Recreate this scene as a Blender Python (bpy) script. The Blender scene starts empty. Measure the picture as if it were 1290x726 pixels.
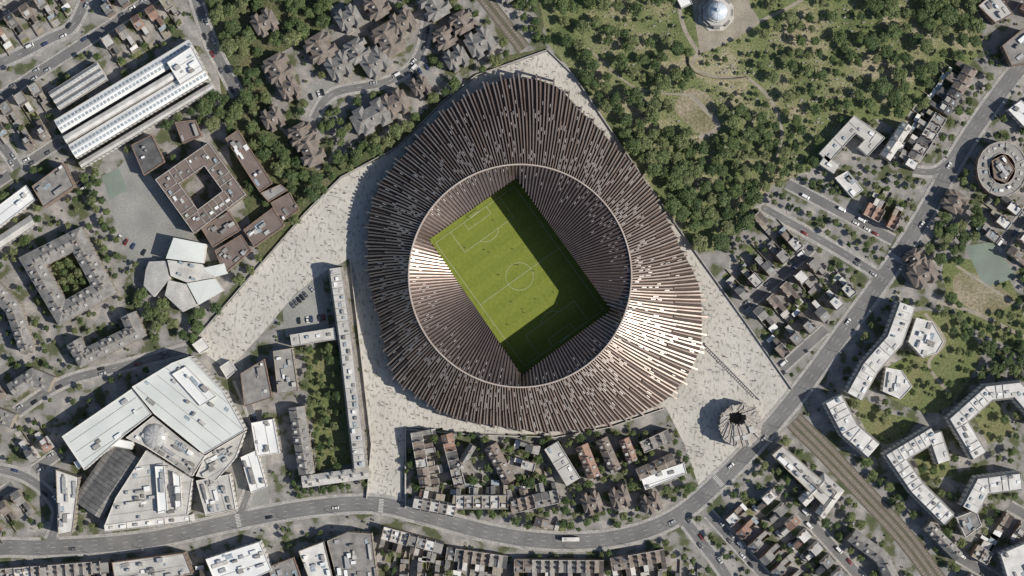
import bpy, math, random
import numpy as np
from mathutils import Vector
R=random.Random(7)
S=0.5
def W(x,y): return ((x-645)*S,(363-y)*S)
def P(x,y): return (x/S+645,363-y/S)
def WL(l): return [W(*p) for p in l]
sc=bpy.context.scene
# ---------------------------------------------------------------- materials
MATS={}
def mat(name,c1,c2=None,scale=0.3,rough=0.85,metal=0.0,fine=3.0,famt=0.35,spec=0.3):
    m=bpy.data.materials.new(name); m.use_nodes=True
    nt=m.node_tree; b=nt.nodes['Principled BSDF']
    b.inputs['Roughness'].default_value=rough; b.inputs['Metallic'].default_value=metal
    b.inputs['Specular IOR Level'].default_value=spec
    g=nt.nodes.new('ShaderNodeNewGeometry')
    n1=nt.nodes.new('ShaderNodeTexNoise'); n1.inputs['Scale'].default_value=scale; n1.inputs['Detail'].default_value=5
    n2=nt.nodes.new('ShaderNodeTexNoise'); n2.inputs['Scale'].default_value=fine; n2.inputs['Detail'].default_value=3
    nt.links.new(g.outputs['Position'],n1.inputs['Vector']); nt.links.new(g.outputs['Position'],n2.inputs['Vector'])
    r=nt.nodes.new('ShaderNodeMapRange'); r.inputs[1].default_value=0.35; r.inputs[2].default_value=0.65
    nt.links.new(n1.outputs['Fac'],r.inputs[0])
    mx=nt.nodes.new('ShaderNodeMix'); mx.data_type='RGBA'
    c2=c2 or tuple(v*0.7 for v in c1)
    mx.inputs[6].default_value=(*c1,1); mx.inputs[7].default_value=(*c2,1)
    nt.links.new(r.outputs[0],mx.inputs[0])
    r2=nt.nodes.new('ShaderNodeMapRange'); r2.inputs[1].default_value=0.3; r2.inputs[2].default_value=0.7
    r2.inputs[3].default_value=1-famt; r2.inputs[4].default_value=1+famt
    nt.links.new(n2.outputs['Fac'],r2.inputs[0])
    vm=nt.nodes.new('ShaderNodeVectorMath'); vm.operation='SCALE'
    nt.links.new(mx.outputs[2],vm.inputs[0]); nt.links.new(r2.outputs[0],vm.inputs['Scale'])
    nt.links.new(vm.outputs[0],b.inputs['Base Color'])
    MATS[name]=m
    return m
mat('slate_dark',(.125,.125,.125),(.075,.075,.077),.25)
mat('slate_grey',(.26,.25,.235),(.165,.16,.153),.25)
mat('slate_brown',(.225,.19,.165),(.145,.125,.108),.25)
mat('tile_red',(.31,.20,.155),(.21,.14,.112),.3)
mat('flat_grey',(.32,.31,.29),(.22,.212,.2),.15)
mat('flat_light',(.50,.49,.46),(.37,.36,.34),.12)
mat('flat_pale',(.64,.63,.60),(.48,.47,.45),.15,famt=.2)
mat('flat_white',(.74,.745,.73),(.62,.63,.62),.06,famt=.08)
mat('flat_green',(.59,.61,.585),(.50,.525,.505),.05,famt=.08)
mat('brown_roof',(.19,.15,.132),(.135,.108,.097),.15,famt=.25)
mat('brick',(.28,.2,.145),(.2,.14,.11),.4)
mat('stock_brick',(.36,.32,.25),(.26,.225,.18),.4)
mat('render_white',(.66,.64,.6),(.54,.52,.49),.3,famt=.15)
mat('chimney_brick',(.27,.22,.18),(.2,.155,.125),.8)
mat('party_wall',(.48,.46,.43),(.33,.31,.29),.6)
mat('window_frame',(.75,.75,.73),(.7,.7,.68),.5,famt=.05)
mat('glass',(.03,.04,.05),(.02,.025,.03),.5,rough=.12,spec=.8,famt=.1)
mat('skylight',(.38,.42,.45),(.22,.26,.28),.7,rough=.25,spec=.6)
mat('plant_metal',(.46,.46,.455),(.33,.33,.33),.9,rough=.5,metal=.3)
mat('asphalt',(.185,.183,.18),(.14,.139,.138),.08,fine=1.2,famt=.15)
mat('yard',(.29,.29,.27),(.22,.222,.21),.06,fine=.9,famt=.15)
mat('court_green',(.20,.24,.2),(.17,.2,.17),.1,famt=.1)
mat('pavement',(.37,.355,.33),(.28,.27,.255),.2,fine=1.5)
mat('kerb',(.42,.42,.4),(.32,.32,.31),1)
mat('paint_white',(.62,.62,.6),(.45,.45,.43),1.5,famt=.15)
mat('pitch_paint',(.6,.62,.55),(.4,.45,.35),1.5,famt=.15)
mat('lawn',(.115,.145,.052),(.17,.17,.082),.05,fine=.8)
mat('scrub',(.07,.088,.036),(.13,.125,.068),.07,fine=.8,famt=.5)
mat('path',(.32,.29,.235),(.24,.22,.175),.15)
mat('dry_soil',(.29,.25,.18),(.17,.16,.09),.06,fine=.6)
mat('ballast',(.125,.11,.09),(.10,.10,.06),.15,famt=.3)
mat('track_bed',(.27,.235,.195),(.21,.185,.15),.5)
mat('sleeper',(.15,.13,.11),(.11,.1,.085),1)
mat('rail',(.35,.32,.3),(.28,.24,.2),1,rough=.4,metal=.7)
mat('bark',(.09,.07,.05),(.06,.045,.035),1)
mat('stone',(.5,.48,.44),(.38,.365,.33),.5)
mat('dome_lead',(.60,.66,.72),(.45,.5,.56),.5,rough=.5,famt=.1)
mat('gravestone',(.36,.35,.31),(.2,.19,.165),.8)
mat('seat_blue',(.03,.035,.09),(.02,.025,.06),.5)
mat('concrete',(.4,.385,.36),(.3,.29,.27),.2)
# stadium
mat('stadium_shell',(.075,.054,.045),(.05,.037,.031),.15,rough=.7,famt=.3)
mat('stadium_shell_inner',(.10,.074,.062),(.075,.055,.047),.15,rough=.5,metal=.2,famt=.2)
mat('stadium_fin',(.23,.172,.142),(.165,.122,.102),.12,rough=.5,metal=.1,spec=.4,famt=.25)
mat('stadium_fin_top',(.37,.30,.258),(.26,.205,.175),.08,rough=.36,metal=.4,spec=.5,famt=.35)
mat('stadium_fin_inner',(.27,.215,.185),(.2,.155,.135),.2,rough=.30,metal=.65,spec=.6,famt=.25)
mat('stadium_panel',(.64,.60,.57),(.46,.43,.40),.3,rough=.38,metal=.3,spec=.6,famt=.2)
mat('stadium_ring',(.46,.40,.35),(.39,.33,.29),.3,rough=.5)
mat('tower_brick',(.44,.415,.375),(.29,.262,.232),.5,famt=.45)
mat('tyre',(.02,.02,.02),(.015,.015,.015),1)
mat('skin',(.45,.28,.2),(.4,.25,.18),1)
for n,c in dict(white=(.7,.7,.69),silver=(.4,.41,.42),black=(.02,.02,.022),blue=(.05,.07,.15),red=(.22,.03,.025),grey=(.13,.135,.14)).items():
    mat('paint_car_'+n,c,tuple(v*.9 for v in c),.5,rough=.3,spec=.6,famt=.03)
for n,c in dict(a=(.03,.03,.04),b=(.06,.07,.12),c=(.2,.06,.05),d=(.4,.38,.35)).items(): mat('cloth_'+n,c)
def leafmat(name,ca,cb,cc):
    m=bpy.data.materials.new(name); m.use_nodes=True; nt=m.node_tree; b=nt.nodes['Principled BSDF']
    b.inputs['Roughness'].default_value=.6; b.inputs['Specular IOR Level'].default_value=.25
    oi=nt.nodes.new('ShaderNodeObjectInfo'); cr=nt.nodes.new('ShaderNodeValToRGB')
    cr.color_ramp.elements[0].color=(*ca,1); cr.color_ramp.elements[1].color=(*cc,1)
    e=cr.color_ramp.elements.new(.55); e.color=(*cb,1)
    nt.links.new(oi.outputs['Random'],cr.inputs[0])
    g=nt.nodes.new('ShaderNodeNewGeometry'); n=nt.nodes.new('ShaderNodeTexNoise'); n.inputs['Scale'].default_value=.7
    nt.links.new(g.outputs['Position'],n.inputs['Vector'])
    r=nt.nodes.new('ShaderNodeMapRange'); r.inputs[1].default_value=.3; r.inputs[2].default_value=.7; r.inputs[3].default_value=.65; r.inputs[4].default_value=1.4
    nt.links.new(n.outputs['Fac'],r.inputs[0])
    v=nt.nodes.new('ShaderNodeVectorMath'); v.operation='SCALE'
    nt.links.new(cr.outputs[0],v.inputs[0]); nt.links.new(r.outputs[0],v.inputs['Scale']); nt.links.new(v.outputs[0],b.inputs['Base Color'])
    MATS[name]=m
leafmat('leaves',(.058,.088,.034),(.098,.134,.05),(.165,.182,.082))

def rampmat(name,stops,scale,detail=6,vec=(1,1,1),rot=0,fine=2.0,famt=.3):
    m=bpy.data.materials.new(name); m.use_nodes=True; nt=m.node_tree; b=nt.nodes['Principled BSDF']
    b.inputs['Roughness'].default_value=.9; b.inputs['Specular IOR Level'].default_value=.2
    g=nt.nodes.new('ShaderNodeNewGeometry'); mp=nt.nodes.new('ShaderNodeMapping')
    mp.inputs['Scale'].default_value=vec; mp.inputs['Rotation'].default_value=(0,0,rot)
    nt.links.new(g.outputs['Position'],mp.inputs[0])
    n=nt.nodes.new('ShaderNodeTexNoise'); n.inputs['Scale'].default_value=scale; n.inputs['Detail'].default_value=detail
    nt.links.new(mp.outputs[0],n.inputs['Vector'])
    cr=nt.nodes.new('ShaderNodeValToRGB'); el=cr.color_ramp.elements
    el[0].position=stops[0][0]; el[0].color=(*stops[0][1],1); el[1].position=stops[-1][0]; el[1].color=(*stops[-1][1],1)
    for p,c in stops[1:-1]:
        e=el.new(p); e.color=(*c,1)
    nt.links.new(n.outputs['Fac'],cr.inputs[0])
    n2=nt.nodes.new('ShaderNodeTexNoise'); n2.inputs['Scale'].default_value=fine
    nt.links.new(g.outputs['Position'],n2.inputs['Vector'])
    r=nt.nodes.new('ShaderNodeMapRange'); r.inputs[1].default_value=.3; r.inputs[2].default_value=.7; r.inputs[3].default_value=1-famt; r.inputs[4].default_value=1+famt
    nt.links.new(n2.outputs['Fac'],r.inputs[0])
    v=nt.nodes.new('ShaderNodeVectorMath'); v.operation='SCALE'
    nt.links.new(cr.outputs[0],v.inputs[0]); nt.links.new(r.outputs[0],v.inputs['Scale']); nt.links.new(v.outputs[0],b.inputs['Base Color'])
    MATS[name]=m; return m
rampmat('urban_ground',[(.30,(.065,.08,.04)),(.43,(.10,.11,.06)),(.48,(.21,.205,.19)),(.58,(.27,.26,.245)),(.66,(.36,.34,.31)),(.72,(.15,.15,.135))],.09,8)
rampmat('cemetery_grass',[(.30,(.095,.12,.05)),(.44,(.14,.165,.07)),(.53,(.19,.20,.10)),(.62,(.30,.27,.18)),(.72,(.17,.165,.085))],.04,9,fine=.9,famt=.4)
rampmat('plaza_paving',[(.30,(.22,.215,.19)),(.38,(.33,.32,.285)),(.45,(.45,.435,.39)),(.6,(.50,.48,.435)),(.74,(.41,.395,.355))],.42,6,vec=(1.5,.7,1),rot=.2,fine=.04,famt=.10)
def pitchmat():
    m=bpy.data.materials.new('pitch_grass'); m.use_nodes=True; nt=m.node_tree; b=nt.nodes['Principled BSDF']; b.inputs['Roughness'].default_value=.9
    b.inputs['Specular IOR Level'].default_value=.15
    tc=nt.nodes.new('ShaderNodeTexCoord'); sx=nt.nodes.new('ShaderNodeSeparateXYZ'); nt.links.new(tc.outputs['Object'],sx.inputs[0])
    def M(op,a,bv=None):
        x=nt.nodes.new('ShaderNodeMath'); x.operation=op; nt.links.new(a,x.inputs[0])
        if bv is not None: x.inputs[1].default_value=bv
        return x.outputs[0]
    s1=M('SINE',M('MULTIPLY',sx.outputs[0],math.pi/5.5)); st=M('GREATER_THAN',s1,0)
    n=nt.nodes.new('ShaderNodeTexNoise'); n.inputs['Scale'].default_value=.5; n.inputs['Detail'].default_value=8; nt.links.new(tc.outputs['Object'],n.inputs['Vector'])
    f=nt.nodes.new('ShaderNodeMath'); f.operation='MULTIPLY_ADD'; nt.links.new(st,f.inputs[0]); f.inputs[1].default_value=.13
    nt.links.new(n.outputs['Fac'],f.inputs[2])
    mx=nt.nodes.new('ShaderNodeMix'); mx.data_type='RGBA'; mx.inputs[6].default_value=(.11,.15,.024,1); mx.inputs[7].default_value=(.22,.25,.05,1)
    nt.links.new(f.outputs[0],mx.inputs[0]); nt.links.new(mx.outputs[2],b.inputs['Base Color']); MATS['pitch_grass']=m
pitchmat()
# ---------------------------------------------------------------- mesh builder
class F:
    def __init__(s,o,u):
        l=math.hypot(*u); s.o=o; s.u=(u[0]/l,u[1]/l); s.v=(s.u[1],-s.u[0])
    def p(s,a,b): return (s.o[0]+s.u[0]*a+s.v[0]*b, s.o[1]+s.u[1]*a+s.v[1]*b)
class MB:
    def __init__(s): s.v=[];s.f=[];s.m=[];s.names=[]
    def mi(s,n):
        if n not in s.names: s.names.append(n)
        return s.names.index(n)
    def face(s,pts,m):
        b=len(s.v); s.v+=pts; s.f.append(tuple(range(b,b+len(pts)))); s.m.append(s.mi(m))
    def prism(s,pts,z0,z1,mw,mt):
        n=len(pts)
        for i in range(n):
            a=pts[i];c=pts[(i+1)%n]
            s.face([(a[0],a[1],z0),(c[0],c[1],z0),(c[0],c[1],z1),(a[0],a[1],z1)],mw)
        s.face([(a[0],a[1],z1) for a in pts],mt)
    def box(s,fr,u0,u1,v0,v1,z0,z1,mw,mt=None):
        s.prism([fr.p(u0,v0),fr.p(u1,v0),fr.p(u1,v1),fr.p(u0,v1)],z0,z1,mw,mt or mw)
    def walls(s,fr,u0,u1,v0,v1,z0,z1,mw):
        pts=[fr.p(u0,v0),fr.p(u1,v0),fr.p(u1,v1),fr.p(u0,v1)]
        for i in range(4):
            a=pts[i];c=pts[(i+1)%4]
            s.face([(a[0],a[1],z0),(c[0],c[1],z0),(c[0],c[1],z1),(a[0],a[1],z1)],mw)
    def gable(s,fr,u0,u1,v0,v1,z,r,mr,mw,axis='u',hip=0.0,ov=0.25):
        if axis=='u':
            A=lambda u,v,zz:(*fr.p(u,v),zz); a0,a1,b0,b1=u0,u1,v0,v1
        else:
            A=lambda u,v,zz:(*fr.p(v,u),zz); a0,a1,b0,b1=v0,v1,u0,u1
        mid=(b0+b1)/2; hl=hip*(b1-b0)/2
        b0-=ov;b1+=ov; zz=z-ov*r/((b1-b0)/2)
        if hip: a0-=ov; a1+=ov
        r0=A(a0+hl,mid,z+r); r1=A(a1-hl,mid,z+r)
        s.face([A(a0,b0,zz),A(a1,b0,zz),r1,r0],mr); s.face([A(a1,b1,zz),A(a0,b1,zz),r0,r1],mr)
        s.face([A(a0,b1,zz),A(a0,b0,zz),r0],mr if hip else mw); s.face([A(a1,b0,zz),A(a1,b1,zz),r1],mr if hip else mw)
    def wins(s,a,c,n,z0,z1,sp=3.0,w=1.2,hh=1.5):
        L=math.hypot(c[0]-a[0],c[1]-a[1]); k=int(L//sp)
        if k<1: return
        d=((c[0]-a[0])/L,(c[1]-a[1])/L); st=L/k; fl=max(1,int((z1-z0)//2.9))
        for j in range(k):
            m=(j+.5)*st
            for q in range(fl):
                zz=z0+.9+q*2.9
                if zz+hh>z1: break
                for ww,ex,mt in ((w/2+.12,.03,'window_frame'),(w/2,.05,'glass')):
                    e=.12 if mt=='window_frame' else 0
                    x0=(a[0]+d[0]*(m-ww)+n[0]*ex,a[1]+d[1]*(m-ww)+n[1]*ex); x1=(a[0]+d[0]*(m+ww)+n[0]*ex,a[1]+d[1]*(m+ww)+n[1]*ex)
                    s.face([(*x0,zz-e),(*x1,zz-e),(*x1,zz+hh+e),(*x0,zz+hh+e)],mt)
    def build(s,name,parent=None,loc=None):
        me=s.mesh(name)
        o=bpy.data.objects.new(name,me); sc.collection.objects.link(o)
        if parent: o.parent=parent
        if loc: o.location=loc
        return o
    def mesh(s,name):
        me=bpy.data.meshes.new(name); me.from_pydata(s.v,[],s.f)
        for n in s.names: me.materials.append(MATS[n])
        me.polygons.foreach_set('material_index',s.m); me.update(); return me
def addobj(name,me,loc=(0,0,0),rz=0,scale=(1,1,1)):
    o=bpy.data.objects.new(name,me); sc.collection.objects.link(o); o.location=loc; o.rotation_euler=(0,0,rz); o.scale=scale; return o
# ---------------------------------------------------------------- mask
OX,OY,GW,GH=120,100,1530,926
mask=np.zeros((GH,GW),np.uint8)
def rast(pts):
    xs=[p[0]+OX for p in pts]; ys=[p[1]+OY for p in pts]
    x0=max(0,int(min(xs)));x1=min(GW-1,int(max(xs))+1);y0=max(0,int(min(ys)));y1=min(GH-1,int(max(ys))+1)
    if x1<=x0 or y1<=y0: return None
    X,Y=np.meshgrid(np.arange(x0,x1+1)+.0,np.arange(y0,y1+1)+.0); ins=np.zeros(X.shape,bool)
    n=len(pts)
    for i in range(n):
        ax,ay=xs[i],ys[i];bx,by=xs[(i+1)%n],ys[(i+1)%n]
        if ay==by: continue
        c=((ay>Y)!=(by>Y))&(X<(bx-ax)*(Y-ay)/(by-ay)+ax); ins^=c
    return y0,y1+1,x0,x1+1,ins
def mark(pts,code):
    r=rast(pts)
    if r is None: return
    y0,y1,x0,x1,ins=r; sub=mask[y0:y1,x0:x1]; sub[ins]=code
def markm(pts,code): mark([P(*p) for p in pts],code)
def mk(x,y):
    i=int(round(x+OX));j=int(round(y+OY))
    if 0<=i<GW and 0<=j<GH: return int(mask[j,i])
    return 9
def inpoly(x,y,pts):
    c=False;n=len(pts)
    for i in range(n):
        ax,ay=pts[i];bx,by=pts[(i+1)%n]
        if (ay>y)!=(by>y) and x<(bx-ax)*(y-ay)/(by-ay)+ax: c=not c
    return c
def smooth(pts,step=3.0,closed=False):
    out=[];n=len(pts)
    for i in range(n if closed else n-1):
        if closed: p0,p1,p2,p3=pts[i-1],pts[i],pts[(i+1)%n],pts[(i+2)%n]
        else: p0=pts[max(i-1,0)];p1=pts[i];p2=pts[i+1];p3=pts[min(i+2,n-1)]
        L=math.hypot(p2[0]-p1[0],p2[1]-p1[1]); k=max(1,int(L/step))
        for j in range(k):
            t=j/k
            out.append(tuple(.5*((2*p1[q])+(-p0[q]+p2[q])*t+(2*p0[q]-5*p1[q]+4*p2[q]-p3[q])*t*t+(-p0[q]+3*p1[q]-3*p2[q]+p3[q])*t**3) for q in (0,1)))
    if not closed: out.append(pts[-1])
    return out
def offs(pts,d,closed=False):
    n=len(pts);out=[]
    for i in range(n):
        a=pts[i-1] if (closed or i>0) else None; b=pts[i]; c=pts[(i+1)%n] if (closed or i<n-1) else None
        def nr(p,q):
            L=math.hypot(q[0]-p[0],q[1]-p[1]) or 1; return ((q[1]-p[1])/L,-(q[0]-p[0])/L)
        n1=nr(a,b) if a else nr(b,c); n2=nr(b,c) if c else n1
        m=(n1[0]+n2[0],n1[1]+n2[1]); k=1+n1[0]*n2[0]+n1[1]*n2[1]; k=max(k,.35)
        out.append((b[0]+m[0]*d/k,b[1]+m[1]*d/k))
    return out
def area(p): return sum(p[i][0]*p[(i+1)%len(p)][1]-p[(i+1)%len(p)][0]*p[i][1] for i in range(len(p)))/2
def sheet(name,pts_px,z,m,code=None):
    b=MB(); w=WL(pts_px); b.face([(x,y,z) for x,y in w],m)
    if code is not None: mark(pts_px,code)
    return b.build(name)
# ---------------------------------------------------------------- ground
g=MB(); g.face([(-4000,-4000,0),(4000,-4000,0),(4000,4000,0),(-4000,4000,0)],'urban_ground'); g.build('ground')
CEM=[(665,-70),(1215,-70),(1240,60),(1190,120),(1150,175),(1105,150),(1060,165),(1020,215),(975,232),(900,318),(872,310),(800,208),(725,95),(690,55)]
sheet('cemetery_lawn',CEM,.02,'cemetery_grass')
PLAZA=[(690,65),(722,95),(800,210),(872,313),(940,408),(997,492),(962,542),(915,590),(880,612),(862,560),(838,512),(770,535),(700,548),(600,545),(512,538),(505,632),(462,630),(468,560),(452,430),(440,326),(405,345),(370,372),(335,415),(287,467),(243,434),(320,345),(385,270),(430,225),(500,188),(560,128),(600,97)]
sheet('plaza',PLAZA,.05,'plaza_paving',3)
sheet('scrub_ground',[(245,-60),(400,-60),(420,30),(330,80),(350,160),(400,215),(500,165),(640,70),(690,60),(600,95),(500,185),(430,222),(385,268),(330,330),(290,200),(275,90)],.015,'scrub')
def smsheet(name,pts,z,m,code=None): return sheet(name,smooth(pts,4,True),z,m,code)
smsheet('park_lawn',[(1150,395),(1200,400),(1235,440),(1220,480),(1180,520),(1120,500),(1110,470),(1150,440)],.03,'lawn',4)
smsheet('park_lawn',[(1190,330),(1260,340),(1290,400),(1290,440),(1210,400)],.034,'lawn',4)
smsheet('park_lawn',[(1080,500),(1115,520),(1150,530),(1120,560),(1090,540)],.038,'lawn',4)
smsheet('bare_soil',[(1205,345),(1245,350),(1275,380),(1240,395),(1205,375)],.043,'dry_soil',5)
sheet('courtyard_garden',[(384,442),(428,434),(446,583),(400,594)],.03,'lawn',4)
sheet('courtyard_garden',[(62,332),(95,316),(122,362),(88,380)],.03,'lawn',4)
sheet('courtyard_garden',[(1150,570),(1190,560),(1200,600),(1160,605)],.03,'lawn',4)
sheet('courtyard_garden',[(1225,520),(1255,505),(1280,545),(1245,560)],.03,'lawn',4)
sheet('playground',[(128,235),(168,190),(200,235),(245,298),(205,325),(165,330)],.03,'yard',6)
sheet('sports_court',[(128,222),(150,212),(160,240),(138,252)],.06,'court_green',6)
sheet('car_park',[(355,385),(405,345),(415,415),(360,425)],.03,'yard',6)
sheet('tennis_court',[(1215,310),(1250,305),(1282,350),(1240,362)],.05,'court_green',6)
sheet('car_park',[(290,555),(330,520),(340,640),(300,640)],.03,'yard',6)
sheet('car_park',[(500,95),(525,82),(560,100),(530,125)],.03,'yard',6)
sheet('car_park',[(385,110),(420,100),(425,130),(395,140)],.03,'yard',6)
# ---------------------------------------------------------------- roads
ROADS=[([(-60,700),(0,690),(60,690),(180,681),(300,656),(390,640),(470,635),(530,648),(620,672),(700,682),(780,677),(850,652),(910,602),(960,550),(1010,490),(1060,422),(1120,340),(1165,270),(1210,190),(1250,130),(1290,78),(1340,20)],19),
([(862,655),(885,685),(915,726),(945,790)],12),
([(-50,150),(0,182),(22,212)],11),
([(20,520),(80,482),(160,460),(236,440)],10),
([(232,-50),(262,45),(285,92),(300,120)],12),
([(545,-50),(532,60),(495,100),(420,118),(395,150)],9),
([(962,262),(1050,312),(1112,350)],9),
([(-50,95),(10,75),(60,50),(95,28),(125,-50)],11),
([(60,690),(72,640),(30,600),(-40,585)],10),
([(300,655),(318,600),(322,540),(300,478)],8),
([(1215,185),(1180,215),(1150,215)],8) ]
ROADM=[]
for k,(pts,w) in enumerate(ROADS):
    sm=smooth(WL(pts),3.0); ROADM.append((sm,w*S))
def near_other(k,x,y,extra=0):
    for j,(sm,w) in enumerate(ROADM):
        if j==k: continue
        for q in sm:
            if abs(q[0]-x)<w and abs(q[1]-y)<w and math.hypot(q[0]-x,q[1]-y)<w/2+extra: return True
    return False
def ribbon(b,sm,o0,o1,z,m,closed=False):
    A=offs(sm,o0,closed);B=offs(sm,o1,closed)
    for i in range(len(sm)-(0 if closed else 1)):
        j=(i+1)%len(sm)
        b.face([(*A[i],z),(*A[j],z),(*B[j],z),(*B[i],z)],m)
for k,(sm,w) in enumerate(ROADM):
    b=MB(); ribbon(b,sm,-w/2,w/2,.07+k*.006,'asphalt'); b.build('road')
    A=offs(sm,-w/2-1.8);B=offs(sm,w/2+1.8); markm(A+B[::-1],2)
    b=MB()
    for sgn in (-1,1):
        I=offs(sm,sgn*w/2);O=offs(sm,sgn*(w/2+1.9));K=offs(sm,sgn*(w/2+.25))
        for i in range(len(sm)-1):
            mx=(O[i][0]+O[i+1][0])/2;my=(O[i][1]+O[i+1][1])/2
            if near_other(k,mx,my,2.2): continue
            z=.20
            b.face([(*I[i],z),(*I[i+1],z),(*K[i+1],z),(*K[i],z)],'kerb'); b.face([(*K[i],z),(*K[i+1],z),(*O[i+1],z),(*O[i],z)],'pavement')
            b.face([(*I[i],.0),(*I[i+1],.0),(*I[i+1],z),(*I[i],z)],'kerb'); b.face([(*O[i],.0),(*O[i+1],.0),(*O[i+1],z),(*O[i],z)],'kerb')
    b.build('pavement')
    b=MB(); A=offs(sm,-.07);B=offs(sm,.07)
    for i in range(0,len(sm)-1,3):
        b.face([(*A[i],.15+k*.004),(*A[i+1],.15+k*.004),(*B[i+1],.15+k*.004),(*B[i],.15+k*.004)],'paint_white')
    if w>8:
        for o in (-w/2+1.9,w/2-1.9):
            A=offs(sm,o-.05);B=offs(sm,o+.05)
            for i in range(0,len(sm)-1,3): b.face([(*A[i],.15),(*A[i+1],.15),(*B[i+1],.15),(*B[i],.15)],'paint_white')
    b.build('road_marking')
b=MB()
for (x,y,a) in ((480,637,5),(905,606,-42),(1130,326,-58),(300,656,-12)):
    c=W(x,y); a=math.radians(-a); fr=F(c,(math.cos(a),math.sin(a)))
    for i in range(-4,5):
        q=[fr.p(-1.5,i*.95-.22),fr.p(1.5,i*.95-.22),fr.p(1.5,i*.95+.22),fr.p(-1.5,i*.95+.22)]; b.face([(*t,.19) for t in q],'paint_white')
b.build('zebra_crossing')
# railways
def railway(pts,n,wid):
    sm=smooth(WL(pts),3.0); b=MB(); ribbon(b,sm,-wid/2,wid/2,.10,'ballast')
    A=offs(sm,-wid/2-1);B=offs(sm,wid/2+1); markm(A+B[::-1],2)
    sm2=smooth(WL(pts),1.6)
    for t in range(n):
        o=(t-(n-1)/2)*(wid/n)
        ribbon(b,sm,o-1.15,o+1.15,.16,'track_bed')
        c0=offs(sm2,o-1.25);c1=offs(sm2,o+1.25)
        for i in range(len(sm2)-1):
            d=((sm2[i+1][0]-sm2[i][0])*.2,(sm2[i+1][1]-sm2[i][1])*.2)
            b.face([(*c0[i],.21),(c0[i][0]+d[0],c0[i][1]+d[1],.21),(c1[i][0]+d[0],c1[i][1]+d[1],.21),(*c1[i],.21)],'sleeper')
        for r in (-.72,.72):
            L=offs(sm,o+r-.05);Q=offs(sm,o+r+.05)
            for i in range(len(sm)-1):
                b.face([(*L[i],.36),(*L[i+1],.36),(*Q[i+1],.36),(*Q[i],.36)],'rail')
                b.face([(*L[i],.2),(*L[i+1],.2),(*L[i+1],.36),(*L[i],.36)],'rail'); b.face([(*Q[i],.2),(*Q[i+1],.2),(*Q[i+1],.36),(*Q[i],.36)],'rail')
    b.build('railway_track')
railway([(570,-60),(612,0),(640,36),(660,62)],2,9)
railway([(1000,530),(1040,570),(1095,628),(1150,690),(1220,790)],3,12.5)
for pts,w in (([(880,66),(860,30),(850,-40)],5),([(880,66),(915,52),(955,28)],5),([(880,66),(872,85),(905,98),(942,98)],4),([(942,98),(970,125),(985,165),(978,200)],4),([(955,28),(1010,0),(1060,-40)],4),([(870,120),(890,140),(905,160),(880,175)],6),([(740,60),(800,110),(870,120)],2.2)):
    sm=smooth(WL(pts),3); b=MB(); ribbon(b,sm,-w*S/2,w*S/2,.05+.004*len(pts)+.0007*w,'path'); b.build('footpath'); A=offs(sm,-w*S/2);B=offs(sm,w*S/2); markm(A+B[::-1],5)
for pts,w in (([(1165,395),(1190,430),(1170,460),(1200,500)],4),([(1180,380),(1230,395),(1290,425)],5),([(1205,335),(1290,390)],3)):
    sm=smooth(WL(pts),3); b=MB(); ribbon(b,sm,-w*S/2,w*S/2,.06+.0007*w,'path'); b.build('footpath')
smsheet('bare_soil',[(868,112),(895,122),(905,150),(890,172),(868,158),(850,135)],.035,'dry_soil',5)
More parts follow.
